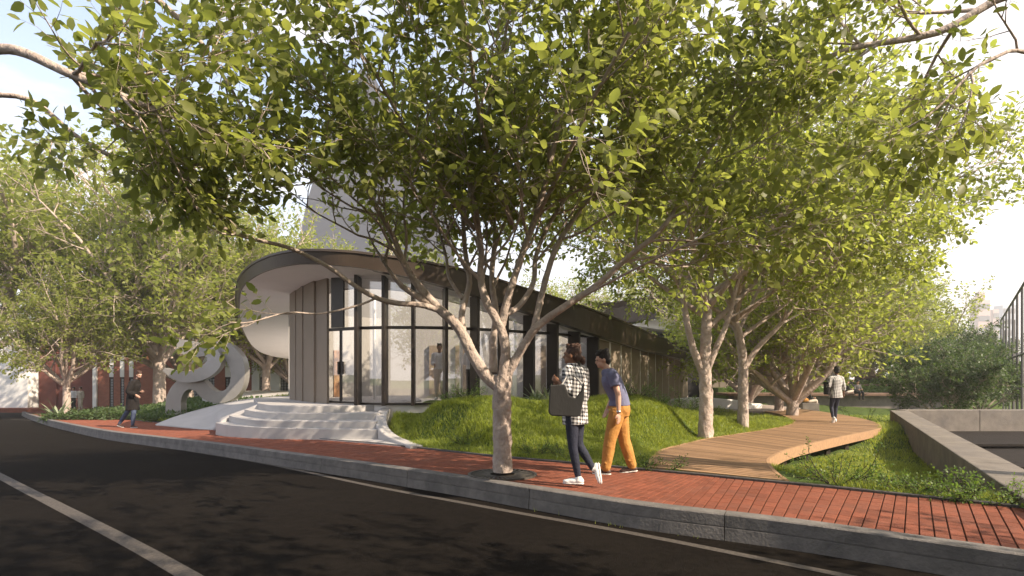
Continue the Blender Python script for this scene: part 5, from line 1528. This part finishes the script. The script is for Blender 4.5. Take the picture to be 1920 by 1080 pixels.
# ------------------------------------------------------------------ people
def skin_mat(name, c):
    return mat(name, c, tuple(x * .9 for x in c), 0.5, 12, 4, spec=0.4)
M_skin_d = skin_mat('brown_skin', (0.24, 0.115, 0.065))
M_skin_l = skin_mat('light_skin', (0.55, 0.33, 0.24))
M_hair_b = mat('dark_hair', (0.018, 0.012, 0.010), (0.008, 0.006, 0.005), 0.6, 40, 6, 0.6, 120, stretch=(1, 1, .25))
M_hair_br = mat('brown_hair', (0.075, 0.032, 0.018), (0.035, 0.016, 0.010), 0.6, 40, 6, 0.6, 120, stretch=(1, 1, .25))
M_denim = mat('navy_leggings', (0.022, 0.025, 0.045), (0.012, 0.014, 0.028), 0.8, 14, 6, 0.4, 40)
M_orange = mat('mustard_trousers', (0.50, 0.245, 0.062), (0.36, 0.165, 0.04), 0.85, 7, 6, 1.0, 13)
M_blueT = mat('slate_blue_tshirt', (0.165, 0.17, 0.27), (0.125, 0.13, 0.215), 0.9, 12, 6, 0.4, 26)
M_coat = mat('dark_brown_coat', (0.010, 0.007, 0.006), (0.006, 0.004, 0.0035), 0.9, 16, 6, 0.5, 30)
M_jeans = mat('blue_jeans', (0.07, 0.095, 0.16), (0.03, 0.04, 0.075), 0.85, 9, 6, 0.4, 30)
M_shoew = mat('white_trainers', (0.80, 0.79, 0.78), (0.70, 0.69, 0.68), 0.5, 10, 4)
M_shoeb = mat('brown_shoes', (0.07, 0.035, 0.025), (0.04, 0.02, 0.015), 0.5, 10, 4)
M_sole = mat('white_sole', (0.7, 0.68, 0.66), (0.6, 0.58, 0.56), 0.6, 10, 4)
M_bag = mat('charcoal_felt_bag', (0.036, 0.034, 0.033), (0.026, 0.025, 0.024), 0.85, 5, 6, 0.15, 40, stretch=(1, 1, .5))
M_wshirt = mat('white_shirt', (0.72, 0.70, 0.70), (0.62, 0.60, 0.61), 0.85, 8, 5, 0.3)
M_black = mat('black_cloth', (0.015, 0.014, 0.015), (0.01, 0.01, 0.01), 0.85, 8, 5, 0.3)
M_greyc = mat('grey_cloth', (0.085, 0.08, 0.078), (0.06, 0.056, 0.055), 0.85, 8, 5, 0.3)
M_cream = mat('cream_cloth', (0.6, 0.52, 0.44), (0.5, 0.43, 0.36), 0.85, 8, 5, 0.3)
M_metal = mat('watch_metal', (0.6, 0.6, 0.6), (0.5, 0.5, 0.5), 0.3, 8, 3, metal=.9)

def plaid_mat():
    m, t = new_mat('black_white_check')
    out = N(t, 'ShaderNodeOutputMaterial'); p = N(t, 'ShaderNodeBsdfPrincipled'); t.links.new(p.outputs[0], out.inputs[0])
    p.inputs['Roughness'].default_value = 0.9
    tcn = N(t, 'ShaderNodeTexCoord'); sp = N(t, 'ShaderNodeSeparateXYZ'); t.links.new(tcn.outputs['Object'], sp.inputs[0])
    def M(op, a, b=None, c=None):
        n = N(t, 'ShaderNodeMath', operation=op)
        for i, v in enumerate((a, b, c)):
            if v is None: continue
            if hasattr(v, 'links'): t.links.new(v, n.inputs[i])
            else: n.inputs[i].default_value = v
        return n.outputs[0]
    u = M('ADD', sp.outputs[0], M('MULTIPLY', sp.outputs[1], .55)); w = sp.outputs[2]
    per = 0.046
    def stripe(x): return M('LESS_THAN', M('FRACT', M('DIVIDE', x, per)), .46)
    a = stripe(u); b = stripe(M('ADD', w, M('MULTIPLY', u, .10)))
    s = M('MULTIPLY', M('ADD', a, b), .5)
    rp = N(t, 'ShaderNodeValToRGB'); rp.color_ramp.interpolation = 'CONSTANT'
    e = rp.color_ramp.elements; e[0].color = (.72, .70, .68, 1); e[1].position = .25; e[1].color = (.30, .285, .29, 1); k = e.new(.75); k.color = (.018, .018, .022, 1)
    t.links.new(s, rp.inputs[0]); t.links.new(rp.outputs[0], p.inputs['Base Color'])
    return m
M_check = plaid_mat()

def V3(*a): return Vector(a)
class Blob:
    """closed overlapping tubes and ellipsoids, fused into one continuous surface"""
    def __init__(s): s.mb = MB()
    def cap(s, pts, rad, n=10, side=None, flat=1.0, round_ends=True):
        pts = [Vector(p) for p in pts]
        if len(pts) > 2:
            k = 4; P = catmull(pts, k); r = []
            for i in range(len(P)):
                f = i / k; j = min(int(f), len(rad) - 2); r.append(rad[j] + (rad[j + 1] - rad[j]) * (f - j))
        else: P, r = pts, list(rad)
        b = len(s.mb.v); s.mb.tube(P, r, n)
        if round_ends:
            for p, rr in ((P[0], r[0]), (P[-1], r[-1])): s.mb.ell(p, (rr * .98,) * 3, None, 10, 6)
    def ov(s, c, r, M=None): s.mb.ell(c, r, M, 14, 10)
    def sweep(s, secs, side):
        """secs: (centre, half width along side, half depth); side: unit vector"""
        side = Vector(side).normalized(); n = 18
        C = catmull([x[0] for x in secs], 4); m = len(C); b = len(s.mb.v)
        for i, c in enumerate(C):
            f = i / 4; j = min(int(f), len(secs) - 2); t = f - j; t2 = t * t * (3 - 2 * t)
            a_ = secs[j][1] * (1 - t2) + secs[j + 1][1] * t2; b_ = secs[j][2] * (1 - t2) + secs[j + 1][2] * t2
            ax = C[min(i + 1, m - 1)] - C[max(i - 1, 0)]; ax.normalize()
            fw = ax.cross(side).normalized(); sd_ = fw.cross(ax).normalized()
            for k in range(n):
                an = 2 * math.pi * k / n; ca, sa = math.cos(an), math.sin(an)
                ca = math.copysign(abs(ca) ** .85, ca); sa = math.copysign(abs(sa) ** .85, sa)
                p = c + sd_ * (a_ * ca) + fw * (b_ * sa); s.mb.v.append(tuple(p))
        for i in range(m - 1):
            for k in range(n): s.mb.f.append((b + i * n + k, b + i * n + (k + 1) % n, b + (i + 1) * n + (k + 1) % n, b + (i + 1) * n + k))
        s.mb.f.append(tuple(b + k for k in range(n))[::-1]); s.mb.f.append(tuple(b + (m - 1) * n + k for k in range(n)))
    def done(s, name, m, parent, voxel=.008, smooth=4):
        o = link_mesh(name, s.mb.mesh(name), None, None)
        r = o.modifiers.new('r', 'REMESH'); r.mode = 'VOXEL'; r.voxel_size = voxel
        if smooth:
            k = o.modifiers.new('s', 'SMOOTH'); k.factor = .5; k.iterations = smooth
        dg = bpy.context.evaluated_depsgraph_get(); dg.update()
        me = bpy.data.meshes.new_from_object(o.evaluated_get(dg)); me.name = name
        bpy.data.objects.remove(o)
        me.materials.clear(); me.materials.append(m)
        return link_mesh(name, me, None, parent, True)

def frame(face):
    f = Vector(face).normalized(); r = f.cross(Vector((0, 0, 1))).normalized(); u = r.cross(f).normalized()
    return Matrix((r, f, u)).transposed()     # columns: right, forward, up

def head_on(B, c, face, k=1.0):
    M = frame(face)
    B.ov(c + M @ V3(0, -.008, .02) * k, (.076 * k, .095 * k, .092 * k), M)
    B.ov(c + M @ V3(0, .028, -.055) * k, (.056 * k, .062 * k, .062 * k), M)          # jaw
    B.ov(c + M @ V3(0, .075, -.088) * k, (.022 * k, .018 * k, .016 * k), M)          # chin
    B.ov(c + M @ V3(0, .098, -.022) * k, (.011 * k, .020 * k, .022 * k), M)          # nose
    B.ov(c + M @ V3(0, .090, .022) * k, (.040 * k, .012 * k, .010 * k), M)            # brow
    B.ov(c + M @ V3(0, .086, -.058) * k, (.022 * k, .012 * k, .009 * k), M)          # lips
    for s_ in (-1, 1): B.ov(c + M @ V3(.078 * s_, -.002, -.012) * k, (.010 * k, .020 * k, .030 * k), M)
def hand_on(B, w, d, palm_n, curl=.35, k=1.0, thumb=1):
    """hand from wrist w, pointing d; palm_n: palm normal"""
    d = Vector(d).normalized(); pn = Vector(palm_n); pn = (pn - d * pn.dot(d)).normalized(); s_ = d.cross(pn)
    M = Matrix((s_, d, pn)).transposed()
    B.ov(w + d * .045 * k, (.040 * k, .052 * k, .017 * k), M)
    for i, (o_, L) in enumerate(((-.030, .060), (-.010, .074), (.010, .070), (.030, .055))):
        a = w + d * .078 * k + s_ * o_ * k; d1 = (d + pn * curl * .6).normalized(); d2 = (d + pn * curl * 1.8).normalized()
        B.cap([a - d * .02 * k, a + d1 * L * .5 * k, a + d1 * L * .5 * k + d2 * L * .5 * k], [.0095 * k, .0088 * k, .0078 * k], 7)
    a = w + d * .02 * k + s_ * .034 * thumb * -1 * k; d1 = (d * .7 - s_ * thumb * .7 + pn * .3).normalized()
    B.cap([a, a + d1 * .035 * k, a + d1 * .03 * k + (d + pn * .4).normalized() * .03 * k], [.012 * k, .011 * k, .009 * k], 7)

def shoe(name, ank, toe_dir, up, m, msole, parent, L=.27, vox=.009):
    """ank: ankle; toe_dir, up unit-ish"""
    f = Vector(toe_dir).normalized(); u = Vector(up); u = (u - f * u.dot(f)).normalized(); r = f.cross(u)
    M = Matrix((r, f, u)).transposed()
    B = Blob()
    B.ov(ank + M @ V3(0, -.02, -.045), (.040, .055, .042), M)
    B.ov(ank + M @ V3(0, .06, -.050), (.042, .090, .036), M)
    B.ov(ank + M @ V3(0, .125, -.058), (.044, .062, .028), M)
    B.cap([ank + M @ V3(0, -.012, .012), ank + M @ V3(0, 0, -.05)], [.040, .042], 10, round_ends=False)
    o = B.done(name, m, parent, vox, 3)
    B = Blob()
    B.ov(ank + M @ V3(0, -.015, -.076), (.042, .065, .014), M); B.ov(ank + M @ V3(0, .105, -.078), (.047, .090, .014), M)
    B.sweep([(ank + M @ V3(0, -.06, -.078), .034, .012), (ank + M @ V3(0, .05, -.078), .040, .012), (ank + M @ V3(0, .17, -.078), .034, .012)], r)
    so = B.done('sole', msole, o, vox, 2)
    return o

def person(name, label, loc, J, side, face, skin, opts, rz=0.0, vox=.0085, hands=True, group=None):
    root = empty(name, loc, rz, label, 'person', group)
    S_ = Vector(side).normalized(); B = Blob()
    hd, nk, ch, wa, pe = (Vector(J[k]) for k in ('head', 'neck', 'chest', 'waist', 'pelvis'))
    g = opts.get('girth', 1.0)
    B.cap([ch.lerp(nk, .6), nk, hd - V3(0, 0, .03)], [.060 * g, .050 * g, .052 * g], 12)
    B.sweep([(pe - V3(0, 0, .07), .13 * g, .10 * g), (pe, .160 * g, .118 * g), (wa, .130 * g, .095 * g), (ch, .158 * g, .112 * g), (ch.lerp(nk, .55), .13 * g, .085 * g), (nk - V3(0, 0, .02), .065 * g, .055 * g)], S_)
    head_on(B, hd, face)
    for s_ in ('L', 'R'):
        sh, el, wr = (Vector(J[k + s_]) for k in ('sh', 'el', 'wr'))
        B.cap([nk - V3(0, 0, .05), sh], [.055 * g, .052 * g], 10)
        B.cap([sh, sh.lerp(el, .5), el, el.lerp(wr, .4), wr], [.052 * g, .043 * g, .037 * g, .036 * g, .024 * g], 10)
        hp, kn, an = (Vector(J[k + s_]) for k in ('hip', 'kn', 'an'))
        B.cap([hp, hp.lerp(kn, .5), kn, kn.lerp(an, .35), an], [.088 * g, .074 * g, .052 * g, .052 * g, .034 * g], 12)
        if hands: hand_on(B, wr, J.get('hd' + s_, (0, 0, -1)), J.get('pn' + s_, (0, 1, 0)), J.get('curl' + s_, .35), 1.0, J.get('th' + s_, 1))
        else: B.ov(wr + Vector(J.get('hd' + s_, (0, 0, -1))).normalized() * .06, (.03, .03, .06))
    B.done('body', skin, root, vox, 3)
    cv = vox
    # trousers
    if opts.get('legs'):
        B = Blob(); e = opts.get('leg_e', .008); fl = opts.get('leg_hem', .0)
        B.sweep([(pe - V3(0, 0, .09), .135 * g + e, .105 * g + e), (pe, .162 * g + e, .120 * g + e), (pe.lerp(wa, .65), .143 * g + e, .105 * g + e)], S_)
        for s_ in ('L', 'R'):
            hp, kn, an = (Vector(J[k + s_]) for k in ('hip', 'kn', 'an'))
            bend = (kn - hp.lerp(an, .5)).normalized() * .0
            B.cap([hp, hp.lerp(kn, .5), kn, kn.lerp(an, .4), an + V3(0, 0, .01)], [.093 * g + e, .078 * g + e, .056 * g + e * 1.4, .054 * g + e * 1.2 + fl * .4, .036 * g + e + fl], 14)
            if opts.get('folds'):
                for q_ in range(9):
                    t = .1 + q_ * .1; c = hp.lerp(kn, t * 2) if t < .5 else kn.lerp(an, (t - .5) * 2)
                    rr = .062 * g + e; a = q_ * 2.1
                    B.ov(c + V3(math.cos(a) * rr * .75, math.sin(a) * rr * .75, 0), (.026, .026, .016), Matrix.Rotation(.6 * math.sin(a), 3, 'X'))
        B.done('trousers', opts['legs'], root, cv, 3)
    # upper garment
    if opts.get('top'):
        B = Blob(); e = opts.get('top_e', .012); hem = Vector(opts.get('hem', pe))
        hw, hdp = opts.get('hem_r', (.165 * g + e, .13 * g + e))
        secs = [(hem, hw, hdp)]
        if opts.get('long'): secs.append((hem.lerp(pe, .55), (hw + .168 * g + e) / 2, (hdp + .125 * g + e) / 2)); secs.append((pe, .168 * g + e, .125 * g + e))
        secs += [(wa, .138 * g + e * 1.2, .103 * g + e * 1.2), (ch, .162 * g + e, .116 * g + e), (ch.lerp(nk, .55), .135 * g + e, .09 * g + e), (nk - V3(0, 0, .035), .072 * g + e * .6, .062 * g + e * .6)]
        B.sweep(secs, S_)
        sl = opts.get('sleeve', 1.0)
        for s_ in ('L', 'R'):
            sh, el, wr = (Vector(J[k + s_]) for k in ('sh', 'el', 'wr'))
            B.cap([nk - V3(0, 0, .06), sh], [.056 * g + e * .7, .056 * g + e], 10)
            if sl <= .5: B.cap([sh, sh.lerp(el, sl * 2 * .5), sh.lerp(el, sl * 2)], [.055 * g + e, .050 * g + e * 1.2, .049 * g + e * 1.4], 12, round_ends=False)
            else: B.cap([sh, sh.lerp(el, .5), el, el.lerp(wr, .5), el.lerp(wr, (sl - .5) * 2)], [.055 * g + e, .047 * g + e, .042 * g + e, .038 * g + e, .032 * g + e], 12, round_ends=False)
        if opts.get('collar'): B.cap([nk - V3(0, 0, .03), nk + V3(0, 0, .035)], [.075, .068], 14, round_ends=False)
        if opts.get('wrinkles'):
            rr_ = random.Random(4)
            for _ in range(14):
                t = rr_.random(); c = wa.lerp(ch, t); a = rr_.uniform(0, 6.28); fw = Vector((-S_.y, S_.x, 0))
                B.ov(c + S_ * math.cos(a) * .145 * g + fw * math.sin(a) * .108 * g, (.05, .03, .010), Matrix.Rotation(rr_.uniform(-.7, .7), 3, 'Y'))
        B.done(opts.get('top_name', 'shirt'), opts['top'], root, cv, 3)
    # hair
    Mh = frame(face)
    B = Blob(); hb = opts.get('hair_back', 1.0)
    B.ov(hd + Mh @ V3(0, -.022, .034), (.086, .098, .094), Mh); B.ov(hd + Mh @ V3(0, -.055, -.02), (.074, .058, .07 * hb), Mh)
    for q_ in range(22):
        a = q_ * 2.4; z_ = .05 + .055 * (q_ / 22)
        B.ov(hd + Mh @ V3(math.cos(a) * .062, math.sin(a) * .07 - .02, z_ + .03), (.018, .026, .016), Mh)
    if opts.get('fringe'): B.ov(hd + Mh @ V3(0, .045, .088), (.062, .045, .030), Mh)
    if opts.get('bun'):
        b = Vector(opts['bun']); B.cap([hd + Mh @ V3(0, -.08, .0), b], [.03, .02], 8); B.ov(b, (.038, .038, .055), Mh)
    if opts.get('beard'):
        B2 = Blob(); B2.ov(hd + Mh @ V3(0, .042, -.072), (.060, .058, .050), Mh); B2.done('beard', opts['hair'], root, vox, 2)
    B.done('hair', opts['hair'], root, vox, 1)
    if hands:
        for s_ in (-1, 1):
            mb = MB(); mb.ell(hd + Mh @ V3(.030 * s_, .082, .004), (.012, .008, .007), Mh, 8, 6); mb.build('eye', M_black, root, True)
    for s_ in ('L', 'R'):
        if opts.get('shoe'):
            shoe('shoe', Vector(J['an' + s_]), J['toe' + s_], J.get('up' + s_, (0, 0, 1)), opts['shoe'], opts.get('sole', M_sole), root, vox=max(vox, .009))
    return root

# woman in the checked shirt, walking away to the left
WL = q(1078, 908, 6.78)
J = dict(head=(-.035, .0, 1.565), neck=(-.03, .0, 1.43), chest=(.01, .0, 1.27), waist=(.01, 0, 1.06), pelvis=(.0, 0, .90),
         shL=(-.10, -.14, 1.375), elL=(-.115, -.24, 1.12), wrL=(-.20, -.17, 1.235), hdL=(-.35, .15, .25), pnL=(.6, .5, -.2), curlL=1.3, thL=-1,
         shR=(.12, .13, 1.365), elR=(.15, .19, 1.10), wrR=(.085, .14, .92), hdR=(-.1, 0, -1), pnR=(-.5, .6, 0),
         hipL=(-.05, -.07, .86), knL=(-.035, -.08, .475), anL=(.03, -.06, .10), toeL=(-.96, .28, 0),
         hipR=(.035, .06, .86), knR=(.05, .03, .49), anR=(.215, -.02, .185), toeR=(-.02, .10, -1), upR=(-1, .2, 0))
J['toeR'] = (.10, -.25, -.95)
woman = person('person', 'woman in black and white checked shirt carrying a dark tote bag past the big tree', WL, J, (.62, .78, 0), (-.93, .36, -.02), M_skin_d,
               dict(legs=M_denim, leg_e=.004, top=M_check, top_e=.020, top_name='checked_shirt', long=True, hem=(.005, 0, .73), hem_r=(.165, .145), sleeve=.86, collar=True, hair=M_hair_br, bun=(.095, .0, 1.50), shoe=M_shoew, girth=.93), vox=.008)
# the pose is fixed: bag hangs from her near shoulder
bag = empty('tote_bag', WL, 0, 'large charcoal felt tote bag hanging from the woman shoulder', 'bag')
mb = MB()
def bp(px, py, dy): return Vector(((px - 1078) / 155, dy, (908 - py) / 155))
M_strap = mat('pale_strap', (0.45, 0.42, 0.40), (0.35, 0.33, 0.31), 0.8, 8, 4)
front = [(1027, 721), (1054, 719), (1062, 740), (1074, 744), (1084, 730), (1088, 714), (1089, 740), (1083, 776), (1076, 778), (1030, 776), (1025, 770)]
n = len(front)
fa = [bp(a, b, -.33 + .0008 * (b - 745)) for a, b in front]; fb = [bp(a + 1.0, b + .6, -.225 - .02 * (b < 725)) for a, b in front]
mb.v = [tuple(p) for p in fa + fb]; mb.f = [tuple(range(n))[::-1], tuple(range(n, 2 * n))] + [(i, (i + 1) % n, n + (i + 1) % n, n + i) for i in range(n)]
mb.f[0] = mb.f[0]
o = mb.build('bag_body', M_bag, bag, False); bv = o.modifiers.new('b', 'BEVEL'); bv.width = .018; bv.segments = 3; bv.limit_method = 'ANGLE'
for dy, x0, x1 in ((-.325, 1048, 1086), (-.235, 1050, 1087)):
    mb = MB(); mb.tube(catmull([bp(x0, 722, dy), bp(1057, 708, dy + .06), bp(1063, 696, -.15), bp(1070, 700, -.155), bp(1080, 712, dy + .04), bp(x1, 722, dy)], 5), .009, 8); mb.build('strap', M_strap, bag, True)

# man in blue t-shirt and mustard trousers
ML = q(1155, 889, 7.78)
J = dict(head=(-.185, .0, 1.592), neck=(-.135, .0, 1.465), chest=(-.06, 0, 1.29), waist=(.035, 0, 1.07), pelvis=(.055, 0, .90),
         shL=(-.075, -.19, 1.375), elL=(-.015, -.235, 1.11), wrL=(-.01, -.25, .86), hdL=(.02, -.02, -1), pnL=(-.6, .6, 0), curlL=.3, thL=1,
         shR=(-.03, .19, 1.385), elR=(.03, .24, 1.12), wrR=(-.08, .24, .90), hdR=(-.3, 0, -1), pnR=(-.6, -.4, 0),
         hipL=(.0, -.085, .86), knL=(-.10, -.10, .48), anL=(-.155, -.08, .095), toeL=(-.95, .30, .0),
         hipR=(.075, .08, .86), knR=(.125, .07, .485), anR=(.235, .07, .105), toeR=(-.97, .1, -.12))
man = person('person', 'man in blue t-shirt and mustard trousers leaning forward beside the woman', ML, J, (.18, .98, 0), (-.97, -.05, -.2), M_skin_l,
             dict(legs=M_orange, leg_e=.018, leg_hem=.012, folds=True, girth=1.05, top=M_blueT, top_e=.020, top_name='t_shirt', hem=(.048, 0, .955), hem_r=(.182, .150), sleeve=.28, hair=M_hair_b, fringe=True, shoe=M_shoeb, wrinkles=True), vox=.008)
mb = MB(); mb.tube([(-.011, -.25, .868), (-.011, -.25, .90)], .031, 14); mb.build('watch', M_metal, man, True)
mb = MB()
B = Blob(); B.sweep([(Vector((.05, 0, .925)), .172, .134), (Vector((.05, 0, .955)), .170, .132)], (.18, .98, 0)); B.done('belt', M_black, man, .008, 1)

# woman on the boardwalk seen from behind
DL = q(1567, 793.5, 17.5); DL.z = float(gz(DL.x, DL.y)) + .03
J = dict(head=(.03, .0, 1.60), neck=(.03, -.0, 1.45), chest=(.01, 0, 1.29), waist=(.0, 0, 1.08), pelvis=(.0, 0, .92),
         shL=(-.17, 0, 1.375), elL=(-.235, -.03, 1.13), wrL=(-.20, .12, 1.02), hdL=(.3, .9, .0), pnL=(0, 0, 1),
         shR=(.18, 0, 1.375), elR=(.235, -.03, 1.12), wrR=(.27, .04, .88), hdR=(.05, .15, -1), pnR=(-1, 0, 0),
         hipL=(-.07, 0, .87), knL=(-.10, .06, .48), anL=(-.155, -.12, .14), toeL=(-.05, .45, -.9), upL=(0, .9, .4),
         hipR=(.07, 0, .87), knR=(.06, .10, .48), anR=(.03, .08, .095), toeR=(.25, .97, 0))
person('person', 'woman in checked shirt and black leggings walking away along the timber boardwalk', DL, J, (1, 0, 0), (.3, .95, -.1), M_skin_d,
       dict(legs=M_denim, leg_e=.004, top=M_check, top_e=.022, top_name='checked_shirt', long=True, hem=(.0, 0, .76), hem_r=(.21, .14), sleeve=.75, collar=True, hair=M_hair_b, shoe=M_shoew, girth=.95), vox=.012)
mb = MB(); mb.box((DL.x - .245, DL.y + .06, DL.z + 1.06), (.08, .26, .40)); b_ = mb.build('shoulder_bag', M_black, None, bevel=.02); tag(b_, 'dark shoulder bag under the arm of the woman on the boardwalk', 'bag')

# man in the long dark coat
CL = q(246, 800, 17.7); CL.z = float(gz(CL.x, CL.y)) - .0
J = dict(head=(.26, -.02, 1.66), neck=(.19, 0, 1.50), chest=(.13, 0, 1.33), waist=(.07, 0, 1.10), pelvis=(.04, 0, .94),
         shL=(.02, .13, 1.42), elL=(-.03, .2, 1.15), wrL=(.24, .1, 1.13), hdL=(1, -.2, 0), pnL=(0, -1, 0),
         shR=(.14, -.18, 1.41), elR=(.10, -.28, 1.14), wrR=(.30, -.22, 1.04), hdR=(.6, .1, -.5), pnR=(0, 1, 0),
         hipL=(.0, .08, .90), knL=(-.17, .09, .52), anL=(-.42, .08, .12), toeL=(.9, -.1, -.25),
         hipR=(.09, -.08, .90), knR=(.16, -.12, .50), anR=(.11, -.10, .09), toeR=(.97, -.2, 0))
person('person', 'bearded man in long dark coat and jeans striding along the left sidewalk', CL, J, (.35, -.94, 0), (.85, -.45, -.25), M_skin_l,
       dict(legs=M_jeans, leg_e=.012, top=M_coat, top_e=.035, top_name='coat', long=True, hem=(.05, 0, .55), hem_r=(.235, .19), sleeve=.97, collar=True, hair=M_hair_br, beard=True, fringe=True, shoe=M_shoeb), vox=.012)

# small distant people
def far_person(label, loc, hz_, top, legs, hair, pose='stand', skin=M_skin_l, dirx=1, group=None):
    if pose == 'stand':
        J = dict(head=(0, 0, 1.60), neck=(0, 0, 1.46), chest=(0, 0, 1.30), waist=(0, 0, 1.09), pelvis=(0, 0, .93),
                 shL=(-.18, 0, 1.38), elL=(-.22, .0, 1.12), wrL=(-.12, -.2 * dirx, 1.08), shR=(.18, 0, 1.38), elR=(.23, 0, 1.12), wrR=(.22, -.03, .87),
                 hipL=(-.08, 0, .88), knL=(-.09, 0, .48), anL=(-.09, .02, .09), toeL=(-.2, -1 * dirx, 0), hipR=(.08, 0, .88), knR=(.09, -.05, .48), anR=(.10, .06, .09), toeR=(.2, -1 * dirx, 0))
        f = (.2, -1 * dirx, -.15); sd_ = (1, 0, 0)
    else:
        d = dirx
        J = dict(head=(.10 * d, -.02, .70), neck=(.03 * d, 0, .56), chest=(0, 0, .40), waist=(-.03 * d, 0, .20), pelvis=(-.03 * d, 0, .08),
                 shL=(.0, .18, .48), elL=(.10 * d, .2, .24), wrL=(.32 * d, .08, .24), shR=(.0, -.18, .48), elR=(.10 * d, -.2, .24), wrR=(.32 * d, -.08, .24),
                 hipL=(.02 * d, .09, .06), knL=(.42 * d, .10, .08), anL=(.44 * d, .1, -.35), toeL=(d, 0, 0), hipR=(.02 * d, -.09, .06), knR=(.42 * d, -.10, .10), anR=(.40 * d, -.1, -.35), toeR=(d, 0, 0), hdL=(d, 0, 0), hdR=(d, 0, 0))
        f = (d, -.2, -.5); sd_ = (0, 1, 0)
        if pose == 'sit_front':
            Rm = Matrix.Rotation(R(-90 * d), 3, 'Z')
            for k in J: J[k] = tuple(Rm @ Vector(J[k]))
            f = (0, -1, -.35); sd_ = (1, 0, 0)
    return person('person', label, loc, J, sd_, f, skin, dict(legs=legs, leg_e=.012, top=top, top_e=.014, sleeve=.9, hair=hair, shoe=M_shoeb if legs != M_cream else M_shoew), vox=.02, hands=False, group=group)
sP = Vector(((1607 - 960) / F * 34.7, 34.7, .12)); 
def cap_of(p, dz):
    B = Blob(); B.ov(p + V3(0, -.02, dz + .09), (.10, .11, .055)); B.ov(p + V3(0, -.12, dz + .065), (.07, .08, .014)); return tag(B.done('cap', M_black, None, .012, 1), 'black cap worn by the man seated on the terrace edge', 'cap')
far_person('man in dark suit and cap seated on the edge of the timber terrace seat', sP, 0, M_greyc, M_black, M_hair_b, 'sit_front')
cap_of(sP + V3(0, -.10, 0), .70)
far_person('standing man in white shirt and dark trousers up on the terrace', Vector(((1594 - 960) / F * 38.5, 38.5, .0)), 0, M_wshirt, M_black, M_hair_b, 'stand', M_skin_l, -1)
far_person('person with pale trousers and dark vest seated reading near the boardwalk', Vector(((1514 - 960) / F * 30.0, 30.0, -.20)), 0, M_black, M_cream, M_hair_br, 'sit')
mb = MB(); mb.box((((1514 - 960) / F * 30.0) + .05, 30.0, -.44), (.9, .5, .42)); tag(mb.build('seat_block', M_concd, None, bevel=.02), 'low concrete seat block under the reading person', 'seat')
B = Blob(); B.ov(V3(15.58, 29.78, -.06), (.20, .10, .12)); tag(B.done('handbag', M_orange, None, .015, 2), 'orange bag beside the person seated reading', 'bag')
far_person('person in black top seated behind the suited man on terrace', Vector(((1586 - 960) / F * 35.6, 35.6, .12)), 0, M_black, M_cream, M_hair_b, 'sit', M_skin_l, 1)
c1 = at(139, 768); c1.y = 41; c1 = q(139, 770, 41)
for px, lb, tp, lg, hr in ((138, 'distant man in white shirt and dark trousers left of couple pair', M_wshirt, M_black, M_hair_b), (151, 'distant woman in cream clothes, right one of the far left pair', M_cream, M_cream, M_hair_br)):
    x = (px - 960) / F * 41; far_person(lb, Vector((x, 41, hzf(x, 41))), 0, tp, lg, hr, 'stand', M_skin_l, 1)
x = (345 - 960) / F * 33; far_person('distant person in dark top visible through the arch of the sculpture', Vector((x, 33, hzf(x, 33))), 0, M_denim, M_wshirt, M_hair_b, 'stand')
far_person('visitor in white shirt standing inside the glass pavilion', V3((824 - 960) / F * 17.2, 17.2, LAND), 0, M_wshirt, M_cream, M_hair_b, 'stand', M_skin_d)
far_person('visitor in white top and dark trousers inside pavilion near the big tree', V3((884 - 960) / F * 17.4, 17.4, LAND), 0, M_wshirt, M_black, M_hair_br, 'stand', M_skin_l, -1)
